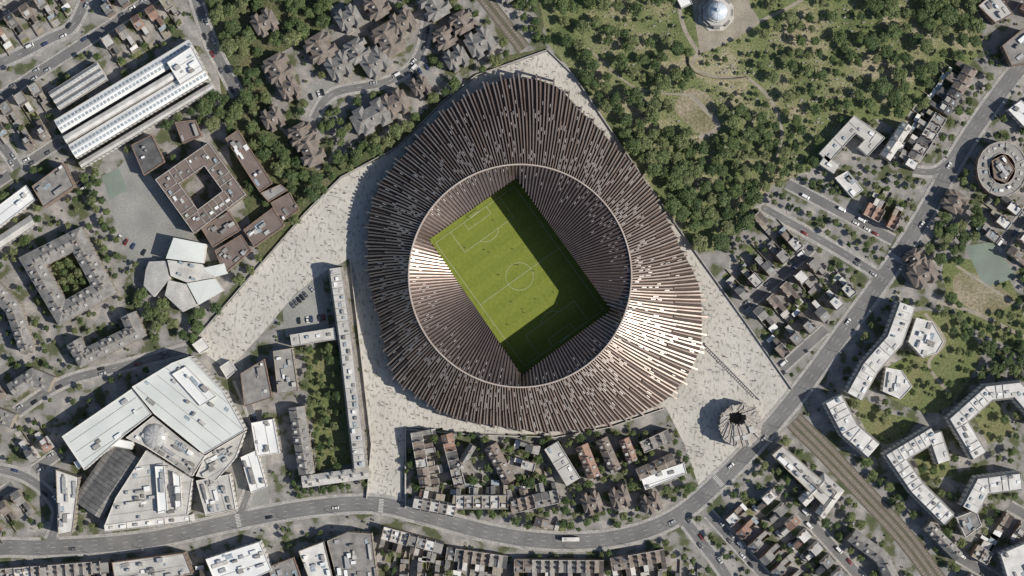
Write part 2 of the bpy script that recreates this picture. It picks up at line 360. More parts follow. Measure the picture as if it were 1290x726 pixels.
# ---------------------------------------------------------------- building helpers
def unit_scatter(b,fr,u0,u1,v0,v1,z,n,rng):
    for _ in range(n):
        a=rng.uniform(u0,u1);c=rng.uniform(v0,v1);w=rng.uniform(.8,3);d=rng.uniform(.8,2.2);h=rng.uniform(.5,2)
        m=rng.choice(['plant_metal','flat_light','flat_white','skylight','slate_grey','plant_metal'])
        b.box(fr,a,min(a+w,u1+1),c,min(c+d,v1+1),z,z+(h if m!='skylight' else .3),m)
def block(name,pts,h,roof='flat_grey',wall='stock_brick',units=6,par=.6,parm=None,win=True,z0=0):
    rng=random.Random(int(pts[0][0]*7+pts[0][1]*13+h))
    w=WL(pts)
    if area(w)>0: w=w[::-1]
    n=len(w); inn=offs(w,.35,True); b=MB(); pm=parm or wall
    for i in range(n):
        a,c=w[i],w[(i+1)%n];ia,ic=inn[i],inn[(i+1)%n]
        b.face([(*a,z0),(*c,z0),(*c,h+par),(*a,h+par)],wall)
        b.face([(*a,h+par),(*c,h+par),(*ic,h+par),(*ia,h+par)],pm)
        b.face([(*ia,h),(*ic,h),(*ic,h+par),(*ia,h+par)],pm)
        if win:
            L=math.hypot(c[0]-a[0],c[1]-a[1]) or 1; nn=(-(c[1]-a[1])/L,(c[0]-a[0])/L); b.wins(a,c,nn,z0,h)
    b.face([(*p,h) for p in inn],roof)
    k=0;t=0
    e=max(range(n),key=lambda i:math.hypot(w[i][0]-w[(i+1)%n][0],w[i][1]-w[(i+1)%n][1]))
    dr=(w[(e+1)%n][0]-w[e][0],w[(e+1)%n][1]-w[e][1])
    xs=[p[0] for p in w];ys=[p[1] for p in w]
    while k<units and t<units*12:
        t+=1;x=rng.uniform(min(xs),max(xs));y=rng.uniform(min(ys),max(ys)); fr=F((x,y),dr)
        a=rng.uniform(.6,2.4);d=rng.uniform(.5,1.5)
        if rng.random()<.2: a*=2.2
        if all(inpoly(*fr.p(q*a,s*d),w) for q in(-1.2,1.2) for s in(-1.2,1.2)):
            m=rng.choice(['plant_metal','flat_light','skylight','flat_grey','flat_white','slate_grey']); b.box(fr,-a,a,-d,d,h,h+(rng.uniform(.7,2.4) if m!='skylight' else .35),m); k+=1
    if roof in('flat_white','flat_green','flat_light') and units:
        ux,uy=dr; L=math.hypot(ux,uy); fr=F(w[e],dr)
        for q in np.arange(6,90,7.0):
            a0=None;seg=[]
            for u in np.arange(-60,L+60,1.5):
                ok=inpoly(*fr.p(u,q),inn)
                if ok and a0 is None: a0=u
                if (not ok) and a0 is not None: seg.append((a0,u-1.5)); a0=None
            for s0,s1 in seg:
                if s1-s0>4: b.box(fr,s0+.5,s1-.5,q-.12,q+.12,h,h+.18,'flat_grey')
    mark(pts,1); return b.build(name)
def bar(name,pts,wpx,h,roof='gable',rm='slate_grey',wall='stock_brick',closed=False,rise=3,extras=True,step=7):
    w=WL(pts)
    if closed and area(w)>0: w=w[::-1]
    hw=wpx*S/2; b=MB()
    if roof=='gable': prof=[(-hw,0,wall),(-hw,h,rm),(0,h+rise,rm),(hw,h,wall),(hw,0,None)]
    elif roof=='mansard': prof=[(-hw,0,wall),(-hw,h,'slate_grey'),(-hw+1.3,h+2.4,rm),(hw-1.3,h+2.4,'slate_grey'),(hw,h,wall),(hw,0,None)]
    else: prof=[(-hw,0,wall),(-hw,h+.6,'party_wall' if rm!='flat_white' else 'render_white'),(-hw+.4,h+.6,wall),(-hw+.4,h,rm),(hw-.4,h,wall),(hw-.4,h+.6,'party_wall'),(hw,h+.6,wall),(hw,0,None)]
    O=[offs(w,p[0],closed) for p in prof]; n=len(w)
    for i in range(n if closed else n-1):
        j=(i+1)%n
        for q in range(len(prof)-1):
            b.face([(*O[q][i],prof[q][1]),(*O[q][j],prof[q][1]),(*O[q+1][j],prof[q+1][1]),(*O[q+1][i],prof[q+1][1])],prof[q][2])
        for q in (0,-1):
            a,c=O[q][i],O[q][j];L=math.hypot(c[0]-a[0],c[1]-a[1]) or 1;sg=-1 if q==0 else 1
            nn=((c[1]-a[1])/L*sg,-(c[0]-a[0])/L*sg); b.wins(a,c,nn,0,h)
        markm([O[0][i],O[0][j],O[-1][j],O[-1][i]],1)
        if extras:
            a,c=w[i],w[j];L=math.hypot(c[0]-a[0],c[1]-a[1]); fr=F(a,(c[0]-a[0],c[1]-a[1])); k=int(L/step)
            for t in range(k):
                u=(t+.5)*L/k
                if roof=='gable':
                    o=R.choice([-1,1])*hw*.15
                    b.box(fr,u-.35,u+.35,o-1,o+1,h,h+rise+1.1,'party_wall','chimney_brick')
                    for s in(-1,1):
                        if R.random()<.7:
                            v=s*hw*.55; z=h+rise*.45
                            b.box(fr,u+1.2,u+2.8,v-.9,v+.9,h,z+1.0,'render_white',R.choice(['flat_grey','flat_light']))
                else:
                    z=h if roof=='flat' else h+2.4; v=R.uniform(-hw+2.5,hw-2.5) if hw>2.6 else 0
                    m=R.choice(['plant_metal','flat_light','skylight','flat_white','slate_grey'])
                    b.box(fr,u-R.uniform(.5,1.8),u+R.uniform(.5,1.8),v-.9,v+.8,z,z+R.uniform(.4,1.6),m)
                    if R.random()<.6: b.box(fr,u+2.2,u+2.5,-hw+.5+(1 if roof!='flat' else 0),hw-.5-(1 if roof!='flat' else 0),z,z+.5,'party_wall')
    if not closed:
        for i in (0,n-1): b.face([(*O[q][i],prof[q][1]) for q in range(len(prof))],wall)
    return b.build(name)
def house(b,fr,u,w,d,h,kind,flip,rng,rm,wall,ext=True):
    b.walls(fr,u,u+w,0,d,0,h,wall)
    b.wins(fr.p(u,0),fr.p(u+w,0),(-fr.v[0],-fr.v[1]),0,h,sp=2.3,w=1.0); b.wins(fr.p(u,d),fr.p(u+w,d),fr.v,0,h,sp=2.3,w=1.0)
    A=lambda a,c,z:(*fr.p(a,c),z)
    if kind=='gable':
        r=rng.uniform(2.2,2.9); b.gable(fr,u,u+w,0,d,h,r,rm,wall)
        if rng.random()<.4: b.box(fr,u+w*.2,u+w*.8,d*.55,d*.93,h-.3,h+r*.85,rm,rng.choice(['flat_light','flat_grey','slate_grey']))
        if rng.random()<.4:
            q=[(u+w*.4,d*.2,h+r*.4),(u+w*.65,d*.2,h+r*.4),(u+w*.65,d*.34,h+r*.68),(u+w*.4,d*.34,h+r*.68)]
            b.face([(*fr.p(a,c),z+.12) for a,c,z in q],'skylight')
    elif kind=='butterfly':
        m=u+w/2
        b.face([A(u,.3,h+1.5),A(m,.3,h),A(m,d,h),A(u,d,h+1.5)],rm); b.face([A(m,.3,h),A(u+w,.3,h+1.5),A(u+w,d,h+1.5),A(m,d,h)],rm)
        b.box(fr,u,u+w,0,.3,h,h+1.7,wall,'party_wall')
        b.face([A(u,d,h),A(u+w,d,h),A(u+w,d,h+1.5),A(m,d,h),A(u,d,h+1.5)],wall)
    elif kind=='mansard':
        b.face([A(u,0,h),A(u+w,0,h),A(u+w,1.0,h+2.3),A(u,1.0,h+2.3)],'slate_dark'); b.face([A(u,d,h),A(u+w,d,h),A(u+w,d-1,h+2.3),A(u,d-1,h+2.3)],'slate_dark')
        b.face([A(u,1,h+2.3),A(u+w,1,h+2.3),A(u+w,d-1,h+2.3),A(u,d-1,h+2.3)],rng.choice(['flat_grey','flat_light','slate_grey','flat_pale']))
        if rng.random()<.5: b.box(fr,u+w*.3,u+w*.6,d*.4,d*.6,h+2.3,h+2.7,'skylight')
    else:
        b.face([(*fr.p(a,c),h) for a,c in((u,0),(u+w,0),(u+w,d),(u,d))],rng.choice(['flat_grey','flat_light','path','flat_grey','flat_pale']))
        b.box(fr,u,u+w,-.01,.3,h,h+.9,'party_wall'); b.box(fr,u,u+w,d-.3,d+.01,h,h+.9,'party_wall')
        unit_scatter(b,fr,u+.6,u+w-2,1,d-3,h,2,rng)
    pw=h+(1.9 if kind in('butterfly',) else 2.6 if kind!='flat' else 1.0)
    if kind=='gable':
        r+=.3
        for s,(c0,c1,z0,z1) in enumerate(((0,d/2,h+.25,h+r),(d/2,d,h+r,h+.25))):
            b.face([A(u-.17,c0,z0),A(u+.17,c0,z0),A(u+.17,c1,z1),A(u-.17,c1,z1)],'party_wall')
            for q in(-.17,.17): b.face([A(u+q,c0,z0-.6),A(u+q,c0,z0),A(u+q,c1,z1),A(u+q,c1,z1-.6)],'party_wall')
    else: b.box(fr,u-.17,u+.17,.02,d-.02,h-.2,pw,'party_wall')
    for c in (d*.28,d*.68):
        if rng.random()<.8:
            b.box(fr,u-.38,u+.38,c-.8,c+.8,h,pw+1.2,'chimney_brick')
            for q in(-.5,0,.5): b.box(fr,u-.12,u+.12,c+q-.12,c+q+.12,pw+1.2,pw+1.7,'tile_red')
    if ext:
        e0,e1=(u+.05,u+w*.52) if not flip else (u+w*.48,u+w-.05); L=rng.uniform(4,6.5); he=h*rng.choice([.62,.68,.9])
        b.walls(fr,e0,e1,d,d+L,0,he,wall)
        if rng.random()<.5:
            hi,lo=(he+1.3,he) if not flip else (he,he+1.3)
            b.face([A(e0,d,hi),A(e1,d,lo),A(e1,d+L,lo),A(e0,d+L,hi)],rm); b.face([A(e0,d+L,he),A(e1,d+L,he),A(e1,d+L,lo),A(e0,d+L,hi)],wall)
            k=e0 if not flip else e1; b.face([A(k,d,he),A(k,d+L,he),A(k,d+L,he+1.3),A(k,d,he+1.3)],wall)
        else:
            b.face([(*fr.p(a,c),he) for a,c in((e0,d),(e1,d),(e1,d+L),(e0,d+L))],rng.choice(['flat_grey','flat_light','slate_grey','path','flat_pale']))
            b.box(fr,e0,e1,d+L-.2,d+L+.02,he,he+.7,'party_wall')
        if rng.random()<.6: b.box(fr,u+.2,u+w-.2,d+L+.02,d+L+rng.uniform(2,3.5),0,3,wall,rng.choice(['flat_light','skylight','flat_grey','flat_white','slate_grey']))
        g0=d+L+3.6; gz=rng.uniform(2.5,5)
        if rng.random()<.7: b.face([(*fr.p(a,c),.05) for a,c in((u+.4,g0),(u+w-.4,g0),(u+w-.4,g0+gz),(u+.4,g0+gz))],rng.choice(['lawn','lawn','path','pavement']))
        b.box(fr,u-.1,u+.1,d+.02,d+L+8,0,1.8,'stock_brick')
PAL=['slate_dark','slate_grey','slate_grey','slate_grey','slate_brown','slate_brown','tile_red']
def row(x0,y0,x1,y1,depth=17,name='terraced_house_row',kinds=('gable','gable','butterfly','mansard','flat'),pal=PAL,wall=None,h=None,ext=True,wid=5.5,check=False,poly=None):
    a=W(x0,y0);c=W(x1,y1);L=math.hypot(c[0]-a[0],c[1]-a[1]); n=max(1,int(round(L/wid))); w=L/n; fr=F(a,(c[0]-a[0],c[1]-a[1])); d=depth*S
    rng=random.Random(int(x0*31+y0*17)); b=MB(); hh=h or rng.uniform(7.2,9.2); kd=rng.choice(kinds);rm=rng.choice(pal);wl=wall or rng.choice(['stock_brick','brick','stock_brick','render_white']); cnt=0
    for i in range(n):
        if rng.random()<.25: kd=rng.choice(kinds)
        if rng.random()<.25: rm=rng.choice(pal)
        if check:
            ok=True
            for q in (0,.5,1):
                for v in (-2,0,d*.5,d,d+(5 if ext else 0)):
                    X,Y=P(*fr.p((i+q)*w,v))
                    if mk(X,Y)!=0 or (poly and not inpoly(X,Y,poly)): ok=False;break
                if not ok: break
            if not ok: continue
        house(b,fr,i*w,w,d,hh+rng.uniform(-.25,.25),kd,i%2,rng,rm,wl,ext); cnt+=1
        markm([fr.p(i*w,0),fr.p((i+1)*w,0),fr.p((i+1)*w,d+(5 if ext else 0)),fr.p(i*w,d+(5 if ext else 0))],7 if check else 1)
    if cnt: b.build(name)
    return cnt
def villa(x,y,w,d,ang,h=8.5,rm=None,wall=None,name='detached_villa'):
    rng=random.Random(int(x*13+y)); a=math.radians(-ang); c=W(x,y); u=(math.cos(a),math.sin(a)); fr=F(c,u); w*=S;d*=S; b=MB(); rm=rm or rng.choice(['slate_grey','slate_brown','slate_brown']);wall=wall or 'stock_brick'
    b.walls(fr,-w/2,w/2,-d/2,d/2,0,h,wall); b.gable(fr,-w/2,w/2,-d/2,d/2,h,3,rm,wall,hip=.9)
    for s in(-1,1):
        b.wins(fr.p(-w/2,s*d/2),fr.p(w/2,s*d/2),(fr.v[0]*s,fr.v[1]*s),0,h)
        e=w*.27; cu=s*w*.24
        for t in (-1,1):
            v0,v1=(d/2-.5,d/2+2.6) if t>0 else (-d/2-2.6,-d/2+.5)
            b.walls(fr,cu-e/2,cu+e/2,v0,v1,0,h-.3,wall)
            vv0,vv1=(0,v1) if t>0 else (v0,0)
            b.gable(fr,cu-e/2,cu+e/2,vv0,vv1,h-.3,2.4,rm,wall,axis='v',hip=.8)
        b.box(fr,cu-.5,cu+.5,-.6,.6,h+1,h+4.6,'chimney_brick')
    b.box(fr,-.5,.5,d*.1,d*.1+1.6,h,h+3.9,'chimney_brick','party_wall')
    markm([fr.p(-w/2-1,-d/2-3),fr.p(w/2+1,-d/2-3),fr.p(w/2+1,d/2+3),fr.p(-w/2-1,d/2+3)],1); b.build(name)
def hall(name,p0,p1,depth,h,n,rm,sk,wall='render_white',rise=1.8):
    a=W(*p0);c=W(*p1);L=math.hypot(c[0]-a[0],c[1]-a[1]);fr=F(a,(c[0]-a[0],c[1]-a[1]));d=depth*S;b=MB()
    b.walls(fr,0,L,0,d,0,h,wall); s=d/n
    for i in range(n):
        b.gable(fr,0,L,i*s+.3,(i+1)*s-.3,h,rise,rm,wall,ov=0); b.box(fr,0,L,i*s-.28 if i else 0,i*s+.28,h-.1,h+.25,'flat_grey')
        k=int(L/2.6)
        for j in range(k):
            if sk:
                u=(j+.25)*L/k; m=i*s+s/2
                for sg in (-1,1):
                    q=[(u,m+sg*s*.10,.8),(u+1.9,m+sg*s*.10,.8),(u+1.9,m+sg*s*.28,.44),(u,m+sg*s*.28,.44)]
                    b.face([(*fr.p(x,y),h+rise*z+.1) for x,y,z in q],sk)
    b.wins(fr.p(0,0),fr.p(L,0),(-fr.v[0],-fr.v[1]),0,h);b.wins(fr.p(0,d),fr.p(L,d),fr.v,0,h)
    markm([fr.p(0,0),fr.p(L,0),fr.p(L,d),fr.p(0,d)],1); return b.build(name)
hall('exhibition_hall',(72,153),(240,52),20,11,1,'flat_white','skylight',rise=1.6)
hall('exhibition_hall',(84,174),(252,74),10,14,1,'flat_pale',None,rise=.8)
hall('exhibition_hall',(90,184),(256,84),20,12,1,'flat_white','skylight',rise=1.6)
hall('exhibition_hall',(102,206),(268,106),8,9,1,'flat_light',None,rise=.8)
block('exhibition_hall_entrance',[(215,82),(246,62),(262,92),(232,110)],16,'flat_white','render_white',6)
hall('warehouse',(64,118),(124,80),26,8,3,'flat_light','skylight')
block('office_building',[(45,236),(84,207),(98,236),(60,262)],12,'slate_grey','brick',6)
block('workshop',[(-20,276),(36,234),(48,252),(-12,298)],8,'flat_white','render_white',3)
hall('workshop',(-10,305),(40,272),14,6,1,'flat_light',None)
bar('school_building',[(214,230),(263,196),(298,244),(250,280)],21,12,'flat','brown_roof','brick',closed=True,step=4)
block('school_hall',[(168,184),(194,171),(210,205),(184,222)],9,'slate_dark','brick',3)
block('school_wing',[(286,176),(302,165),(345,232),(329,243)],10,'brown_roof','brick',9)
block('school_wing',[(255,288),(290,267),(305,290),(270,312)],8,'brown_roof','brick',6)
block('school_wing',[(272,316),(305,296),(318,316),(284,346)],6,'brown_roof','brick',7)
block('school_wing',[(308,290),(345,262),(360,285),(322,312)],7,'brown_roof','brick',7)
block('school_wing',[(342,256),(366,243),(378,265),(356,280)],6,'brown_roof','brick',3)
block('school_wing',[(330,244),(355,233),(364,240),(340,255)],9,'flat_grey','brick',1)
block('school_wing',[(222,155),(248,152),(256,172),(232,182)],7,'brown_roof','brick',2)
def folded():
    b=MB()
    def facet(pts,zs,m):
        w=WL(pts); n=len(w); cx=sum(p[0] for p in w)/n;cy=sum(p[1] for p in w)/n;cz=sum(zs)/n+.5
        for i in range(n):
            j=(i+1)%n; b.face([(*w[i],0),(*w[j],0),(*w[j],zs[j]),(*w[i],zs[i])],'render_white')
            b.face([(*w[i],zs[i]),(*w[j],zs[j]),(cx,cy,cz)],m)
        mark(pts,1)
    facet([(222,300),(262,308),(258,332),(212,326)],(12,10,9,11),'flat_green')
    facet([(186,340),(190,330),(212,329),(216,352),(196,374),(183,360)],(8,8,9,10,8,7),'flat_light')
    facet([(214,328),(256,333),(272,350),(238,356),(218,348)],(11,9,8,10,10.5),'flat_light')
    facet([(238,357),(272,351),(283,366),(252,384)],(10,8,7,8),'flat_green')
    facet([(215,353),(237,358),(250,385),(232,393),(210,372)],(10,10,8,7,8),'flat_light')
    facet([(258,338),(284,332),(288,345),(272,349)],(9,7,7,8),'flat_green')
    c=W(238,341); fr=F(c,(1,-.45))
    for u,v in((-5,-3),(2,-4),(6,3),(-3,4)): b.box(fr,u-1.4,u+1.4,v-.8,v+.8,8,11.6,'flat_grey','skylight')
    b.build('folded_roof_academy')
folded()
bar('apartment_block',[(44,330),(100,302),(134,364),(82,394)],24,10,'gable','slate_grey','stock_brick',closed=True,rise=2.5,step=5)
bar('apartment_block',[(96,430),(108,450),(174,418),(164,396)],20,10,'gable','slate_grey','stock_brick',rise=2.5,step=5)
bar('apartment_block',[(-15,352),(20,388),(38,440)],20,10,'gable','slate_grey','stock_brick',rise=2.5,step=5)
bar('apartment_block',[(18,492),(45,474),(68,484)],20,10,'gable','slate_grey','stock_brick',rise=2.5)
bar('apartment_block',[(-20,540),(-5,520),(20,530)],18,10,'gable','slate_grey','stock_brick',rise=2.5)
bar('apartment_block',[(424,338),(437,430),(455,588)],19,10,'mansard','flat_light','stock_brick',step=4)
bar('apartment_block',[(382,606),(466,594)],15,9,'gable','flat_light','stock_brick',rise=2)
bar('apartment_block',[(375,512),(388,596)],20,9,'gable','slate_grey','stock_brick',rise=2.5,step=5)
bar('apartment_block',[(368,429),(424,420)],15,9,'flat','flat_light','render_white')
block('office_building',[(346,442),(370,438),(378,492),(352,496)],10,'flat_grey','stock_brick',8)
block('office_building',[(305,470),(335,452),(345,500),(310,512)],9,'slate_grey','brick',5)
block('office_building',[(318,532),(346,527),(354,570),(325,574)],8,'flat_white','render_white',5)
block('office_building',[(305,575),(325,566),(338,612),(318,620)],8,'flat_white','render_white',3)
block('kiosk',[(243,434),(256,425),(266,438),(253,446)],4,'flat_pale','render_white',0)
block('kiosk',[(278,462),(290,454),(300,466),(287,477)],5,'flat_light','render_white',0)
# shopping centre
block('shopping_centre',[(84,548),(172,488),(196,520),(160,548),(112,590)],16,'flat_green','render_white',5)
block('shopping_centre',[(172,486),(222,456),(244,448),(286,492),(313,540),(262,570),(200,520)],18,'flat_green','render_white',10)
block('shopping_centre',[(222,470),(240,460),(278,498),(258,510)],19.5,'flat_white','render_white',3)
block('shopping_centre',[(163,550),(197,523),(232,552),(262,573),(246,598),(186,560)],14,'flat_light','render_white',24)
block('shopping_centre',[(262,572),(312,542),(300,575),(275,604),(250,598)],12,'flat_light','render_white',14)
block('office_building',[(188,566),(246,602),(240,646),(136,660),(150,625)],13,'flat_light','render_white',34)
block('office_building',[(200,585),(212,585),(216,640),(204,643)],16,'flat_white','render_white',3)
block('office_building',[(222,592),(232,598),(234,636),(226,638)],16,'flat_white','render_white',3)
block('office_building',[(250,604),(292,596),(300,640),(262,648)],11,'flat_light','render_white',16)
block('office_building',[(75,590),(104,600),(96,668),(78,672)],12,'flat_pale','stock_brick',12)
bar('office_building',[(135,664),(245,651)],9,10,'flat','flat_pale','render_white')
bar('office_building',[(100,585),(148,556),(170,560)],10,12,'flat','flat_white','render_white',extras=False)
def trainshed():
    b=MB(); a=W(112,640);c=W(166,562); fr=F(a,(c[0]-a[0],c[1]-a[1]));L=math.hypot(c[0]-a[0],c[1]-a[1]);hw=11;N=10
    for k in range(int(L/3)):
        u0=k*3;u1=u0+2.8
        for i in range(N):
            t0=math.pi*i/N;t1=math.pi*(i+1)/N
            q=[(u0,-hw*math.cos(t0),7+3.5*math.sin(t0)),(u1,-hw*math.cos(t0),7+3.5*math.sin(t0)),(u1,-hw*math.cos(t1),7+3.5*math.sin(t1)),(u0,-hw*math.cos(t1),7+3.5*math.sin(t1))]
            b.face([(*fr.p(x,y),z) for x,y,z in q],'slate_grey' if i<3 or i>6 else 'slate_dark')
        b.box(fr,u1,u1+.2,-hw,hw,6.8,7.2,'plant_metal')
    for s in(-hw,hw-.3): b.box(fr,0,L,s,s+.3,0,7,'stock_brick')
    markm([fr.p(0,-hw),fr.p(L,-hw),fr.p(L,hw),fr.p(0,hw)],1); b.build('train_shed')
trainshed()
b=MB(); c=W(200,548)
for i in range(20):
    for j in range(5):
        q=[]
        for (ii,jj) in((i,j),(i+1,j),(i+1,j+1),(i,j+1)):
            t=ii/20*2*math.pi;ph=jj/5*math.pi/2; q.append((c[0]+8*math.cos(ph)*math.cos(t),c[1]+8*math.cos(ph)*math.sin(t),14+4*math.sin(ph)))
        b.face(q,'plant_metal' if i%2 else 'flat_light')
b.build('atrium_dome')
WR=dict(rm='flat_pale',wall='render_white')
bar('apartment_block',[(1138,384),(1122,428),(1092,462),(1072,498)],24,13,'mansard',step=4,**WR)
block('apartment_block',[(1150,400),(1170,405),(1184,430),(1176,444),(1158,450),(1140,430)],13,'flat_pale','render_white',10)
block('apartment_block',[(1112,462),(1132,466),(1145,486),(1130,502),(1108,492)],13,'flat_pale','render_white',8)
bar('apartment_block',[(1046,502),(1066,540),(1096,566)],26,13,'mansard',step=4,**WR)
bar('apartment_block',[(1172,545),(1124,574),(1150,612),(1190,652)],22,13,'mansard',step=4,**WR)
bar('apartment_block',[(1172,545),(1184,580)],20,12.9,'mansard',**WR)
bar('apartment_block',[(1228,572),(1202,528),(1240,494),(1275,490),(1310,530)],22,13,'mansard',step=4,**WR)
bar('apartment_block',[(1216,640),(1232,610),(1280,604)],24,13,'mansard',step=4,**WR)
block('apartment_block',[(1200,650),(1225,640),(1232,660),(1212,675)],12,'slate_grey','render_white',5)
block('apartment_block',[(1255,695),(1290,680),(1320,740),(1270,745)],14,'flat_pale','render_white',8)
c=(1258,214); bar('circular_building',[(c[0]+24*math.cos(t*math.pi/9),c[1]+27*math.sin(t*math.pi/9)) for t in range(18)],15,11,'flat','flat_grey','tile_red',closed=True,step=3)
block('circular_building_core',[(1244,204),(1260,196),(1273,214),(1262,232),(1247,226)],13,'slate_brown','brick',10)
bar('primary_school',[(1036,200),(1075,158),(1100,176),(1085,192)],17,8,'flat','flat_light','render_white')
bar('primary_school',[(1034,202),(1052,214)],14,8,'flat','flat_light','render_white')
block('primary_school',[(1050,225),(1066,216),(1086,240),(1072,250)],6,'flat_pale','render_white',4)
row(1228,92,1192,148,17,name='terraced_shop_row',ext=True); row(1190,152,1150,216,17,name='terraced_shop_row',ext=True)
bar('apartment_block',[(1112,200),(1140,158)],15,10,'gable','flat_light','stock_brick')
block('office_building',[(1266,140),(1282,128),(1310,150),(1310,175),(1285,160)],10,'flat_white','render_white',5)
block('office_building',[(1258,60),(1285,38),(1310,60),(1300,80),(1270,85)],11,'slate_grey','brick',6)
block('office_building',[(1228,10),(1250,-8),(1272,20),(1250,32)],11,'flat_light','brick',6)
villa(1160,345,34,22,-30); villa(1150,325,20,14,60); villa(1200,255,26,18,-60)
for v in ((352,88,34,24,60),(365,112,24,20,-30),(405,62,34,26,60),(428,85,30,24,-30),(450,66,28,22,60),(474,80,34,24,-35),(490,52,40,24,60),(508,30,30,20,-30),(470,148,52,24,-28),(498,132,34,22,-28),(548,8,36,24,60),(605,55,34,24,-30),(582,30,26,20,60),(640,-12,30,20,60),(440,25,30,20,-30),(345,150,26,18,-30),(380,170,24,22,62),(392,190,40,20,66),(335,30,30,20,-30),(560,50,26,18,60),(575,75,28,18,-30),(475,10,30,20,60),(530,110,22,16,-30)): villa(*v)
# middle-bottom block
row(530,612,518,545,14)
row(573,612,556,548,14,ext=False)
bar('terraced_house_row',[(618,560),(642,606)],17,9,'gable','slate_brown','brick',step=5)
bar('terraced_house_row',[(596,560),(578,590)],10,8,'gable','slate_grey','stock_brick')
bar('terraced_house_row',[(694,560),(722,606)],20,9,'flat','flat_light','stock_brick',step=5)
bar('terraced_house_row',[(732,560),(748,600)],17,9,'gable','tile_red','brick',step=5)
bar('terraced_house_row',[(757,552),(775,592)],16,8,'gable','slate_brown','brick',step=5)
bar('terraced_house_row',[(785,552),(796,580)],14,9,'gable','tile_red','brick',step=5)
row(805,556,840,540,15,ext=False); row(800,590,845,570,16,ext=False)
block('office_building',[(806,600),(860,582),(864,595),(812,616)],9,'flat_white','render_white',3)
row(640,640,575,640,17,kinds=('mansard','flat','gable'),wall='render_white'); row(705,632,645,646,17,wall='render_white')
row(572,650,520,640,16,kinds=('mansard','gable'))
villa(745,632,24,18,-20);villa(780,625,24,18,-20);villa(820,632,24,16,-30)
# SE
block('office_building',[(970,572),(984,560),(1050,618),(1036,636)],11,'flat_light','stock_brick',12)
bar('terraced_house_row',[(1008,632),(1036,604),(1052,618),(1030,648)],14,9,'gable','flat_light','stock_brick')
bar('apartment_block',[(1070,672),(1108,700),(1125,735)],18,10,'gable','slate_grey','stock_brick')
bar('apartment_block',[(1165,660),(1205,700)],14,9,'gable','slate_grey','stock_brick')
# south shops
block('office_building',[(262,702),(330,680),(345,716),(280,745)],12,'flat_white','render_white',16)
block('office_building',[(378,692),(410,680),(426,745),(400,750)],11,'flat_pale','stock_brick',12)
block('office_building',[(414,679),(440,668),(470,670),(480,745),(432,748)],13,'slate_grey','stock_brick',22)
block('office_building',[(340,712),(372,700),(388,745),(350,750)],10,'slate_grey','brick',8)
block('office_building',[(145,706),(235,694),(245,720),(150,736)],12,'flat_light','brick',20)
KX=('mansard','flat','gable','butterfly')
row(485,662,560,682,16,kinds=KX);row(564,688,640,699,16,kinds=KX);row(648,703,760,704,16,kinds=KX);row(768,702,835,690,16,kinds=KX)
row(0,715,140,704,16,kinds=KX)
# ------------ region fill
STREETS=[]
def fill(poly,ang,kinds=('gable','gable','butterfly','mansard','flat'),pal=PAL,v_off=0,streets=True):
    a=math.radians(ang); ux,uy=math.cos(a),math.sin(a); vx,vy=-uy,ux
    cx=sum(p[0] for p in poly)/len(poly);cy=sum(p[1] for p in poly)/len(poly)
    us=[(p[0]-cx)*ux+(p[1]-cy)*uy for p in poly];vs=[(p[0]-cx)*vx+(p[1]-cy)*vy for p in poly]
    v=min(vs)+v_off; u0,u1=min(us),max(us)
    pt=lambda u,vv:(cx+ux*u+vx*vv,cy+uy*u+vy*vv)
    while v<max(vs):
        f1=v+9
        row(*pt(u0,f1),*pt(u1,f1),depth=17,check=True,poly=poly,kinds=kinds,pal=pal)
        f2=v+9+17+12+12+12+17
        row(*pt(u1,f2),*pt(u0,f2),depth=17,check=True,poly=poly,kinds=kinds,pal=pal)
        if streets:
            run=[]
            u=u0
            def flush():
                if len(run)>8:
                    w=WL(run); b=MB(); ribbon(b,w,-2.8,2.8,.056,'asphalt')
                    for o in(-1,1): ribbon(b,w,o*2.8,o*4.1,.17,'pavement')
                    b.build('side_street'); STREETS.append(w)
                    A=offs(w,-4.2);B=offs(w,4.2);markm(A+B[::-1],2)
            while u<u1:
                q=pt(u,v)
                if inpoly(*q,poly) and all(mk(*pt(u,v+o)) in(0,) for o in(-8,-4,0,4,8)): run.append(q)
                else: flush(); run.clear()
                u+=4
            flush()
        v=f2+9
fill([(-60,-60),(228,-60),(250,45),(180,75),(120,72),(60,110),(70,160),(95,215),(60,205),(0,290),(-60,300)],-33,v_off=10)
fill([(-60,705),(380,672),(480,655),(510,760),(-60,760)],-8,v_off=6)
fill([(490,670),(640,695),(850,690),(860,670),(920,780),(480,780)],2,v_off=0)
fill([(970,234),(1125,320),(1118,345),(1000,480),(985,485),(900,328)],-42,v_off=5)
fill([(1015,215),(1060,250),(1105,225),(1150,230),(1190,235),(1130,325),(980,236)],28,v_off=2)
fill([(872,660),(960,600),(1010,640),(1130,780),(950,780)],48,v_off=4)
fill([(-60,450),(80,440),(90,520),(70,600),(80,680),(-60,690)],-35)
fill([(512,545),(690,552),(870,545),(878,612),(840,650),(700,668),(512,640)],-75,streets=False)
fill([(1215,-60),(1400,-60),(1400,420),(1290,420),(1215,300),(1290,110),(1250,95)],-52)
fill([(240,500),(300,470),(370,500),(380,640),(300,640)],80,streets=False)
fill([(1100,670),(1400,610),(1400,800),(1230,800)],30)
fill([(-110,-90),(0,-90),(0,400),(-110,400)],-33)
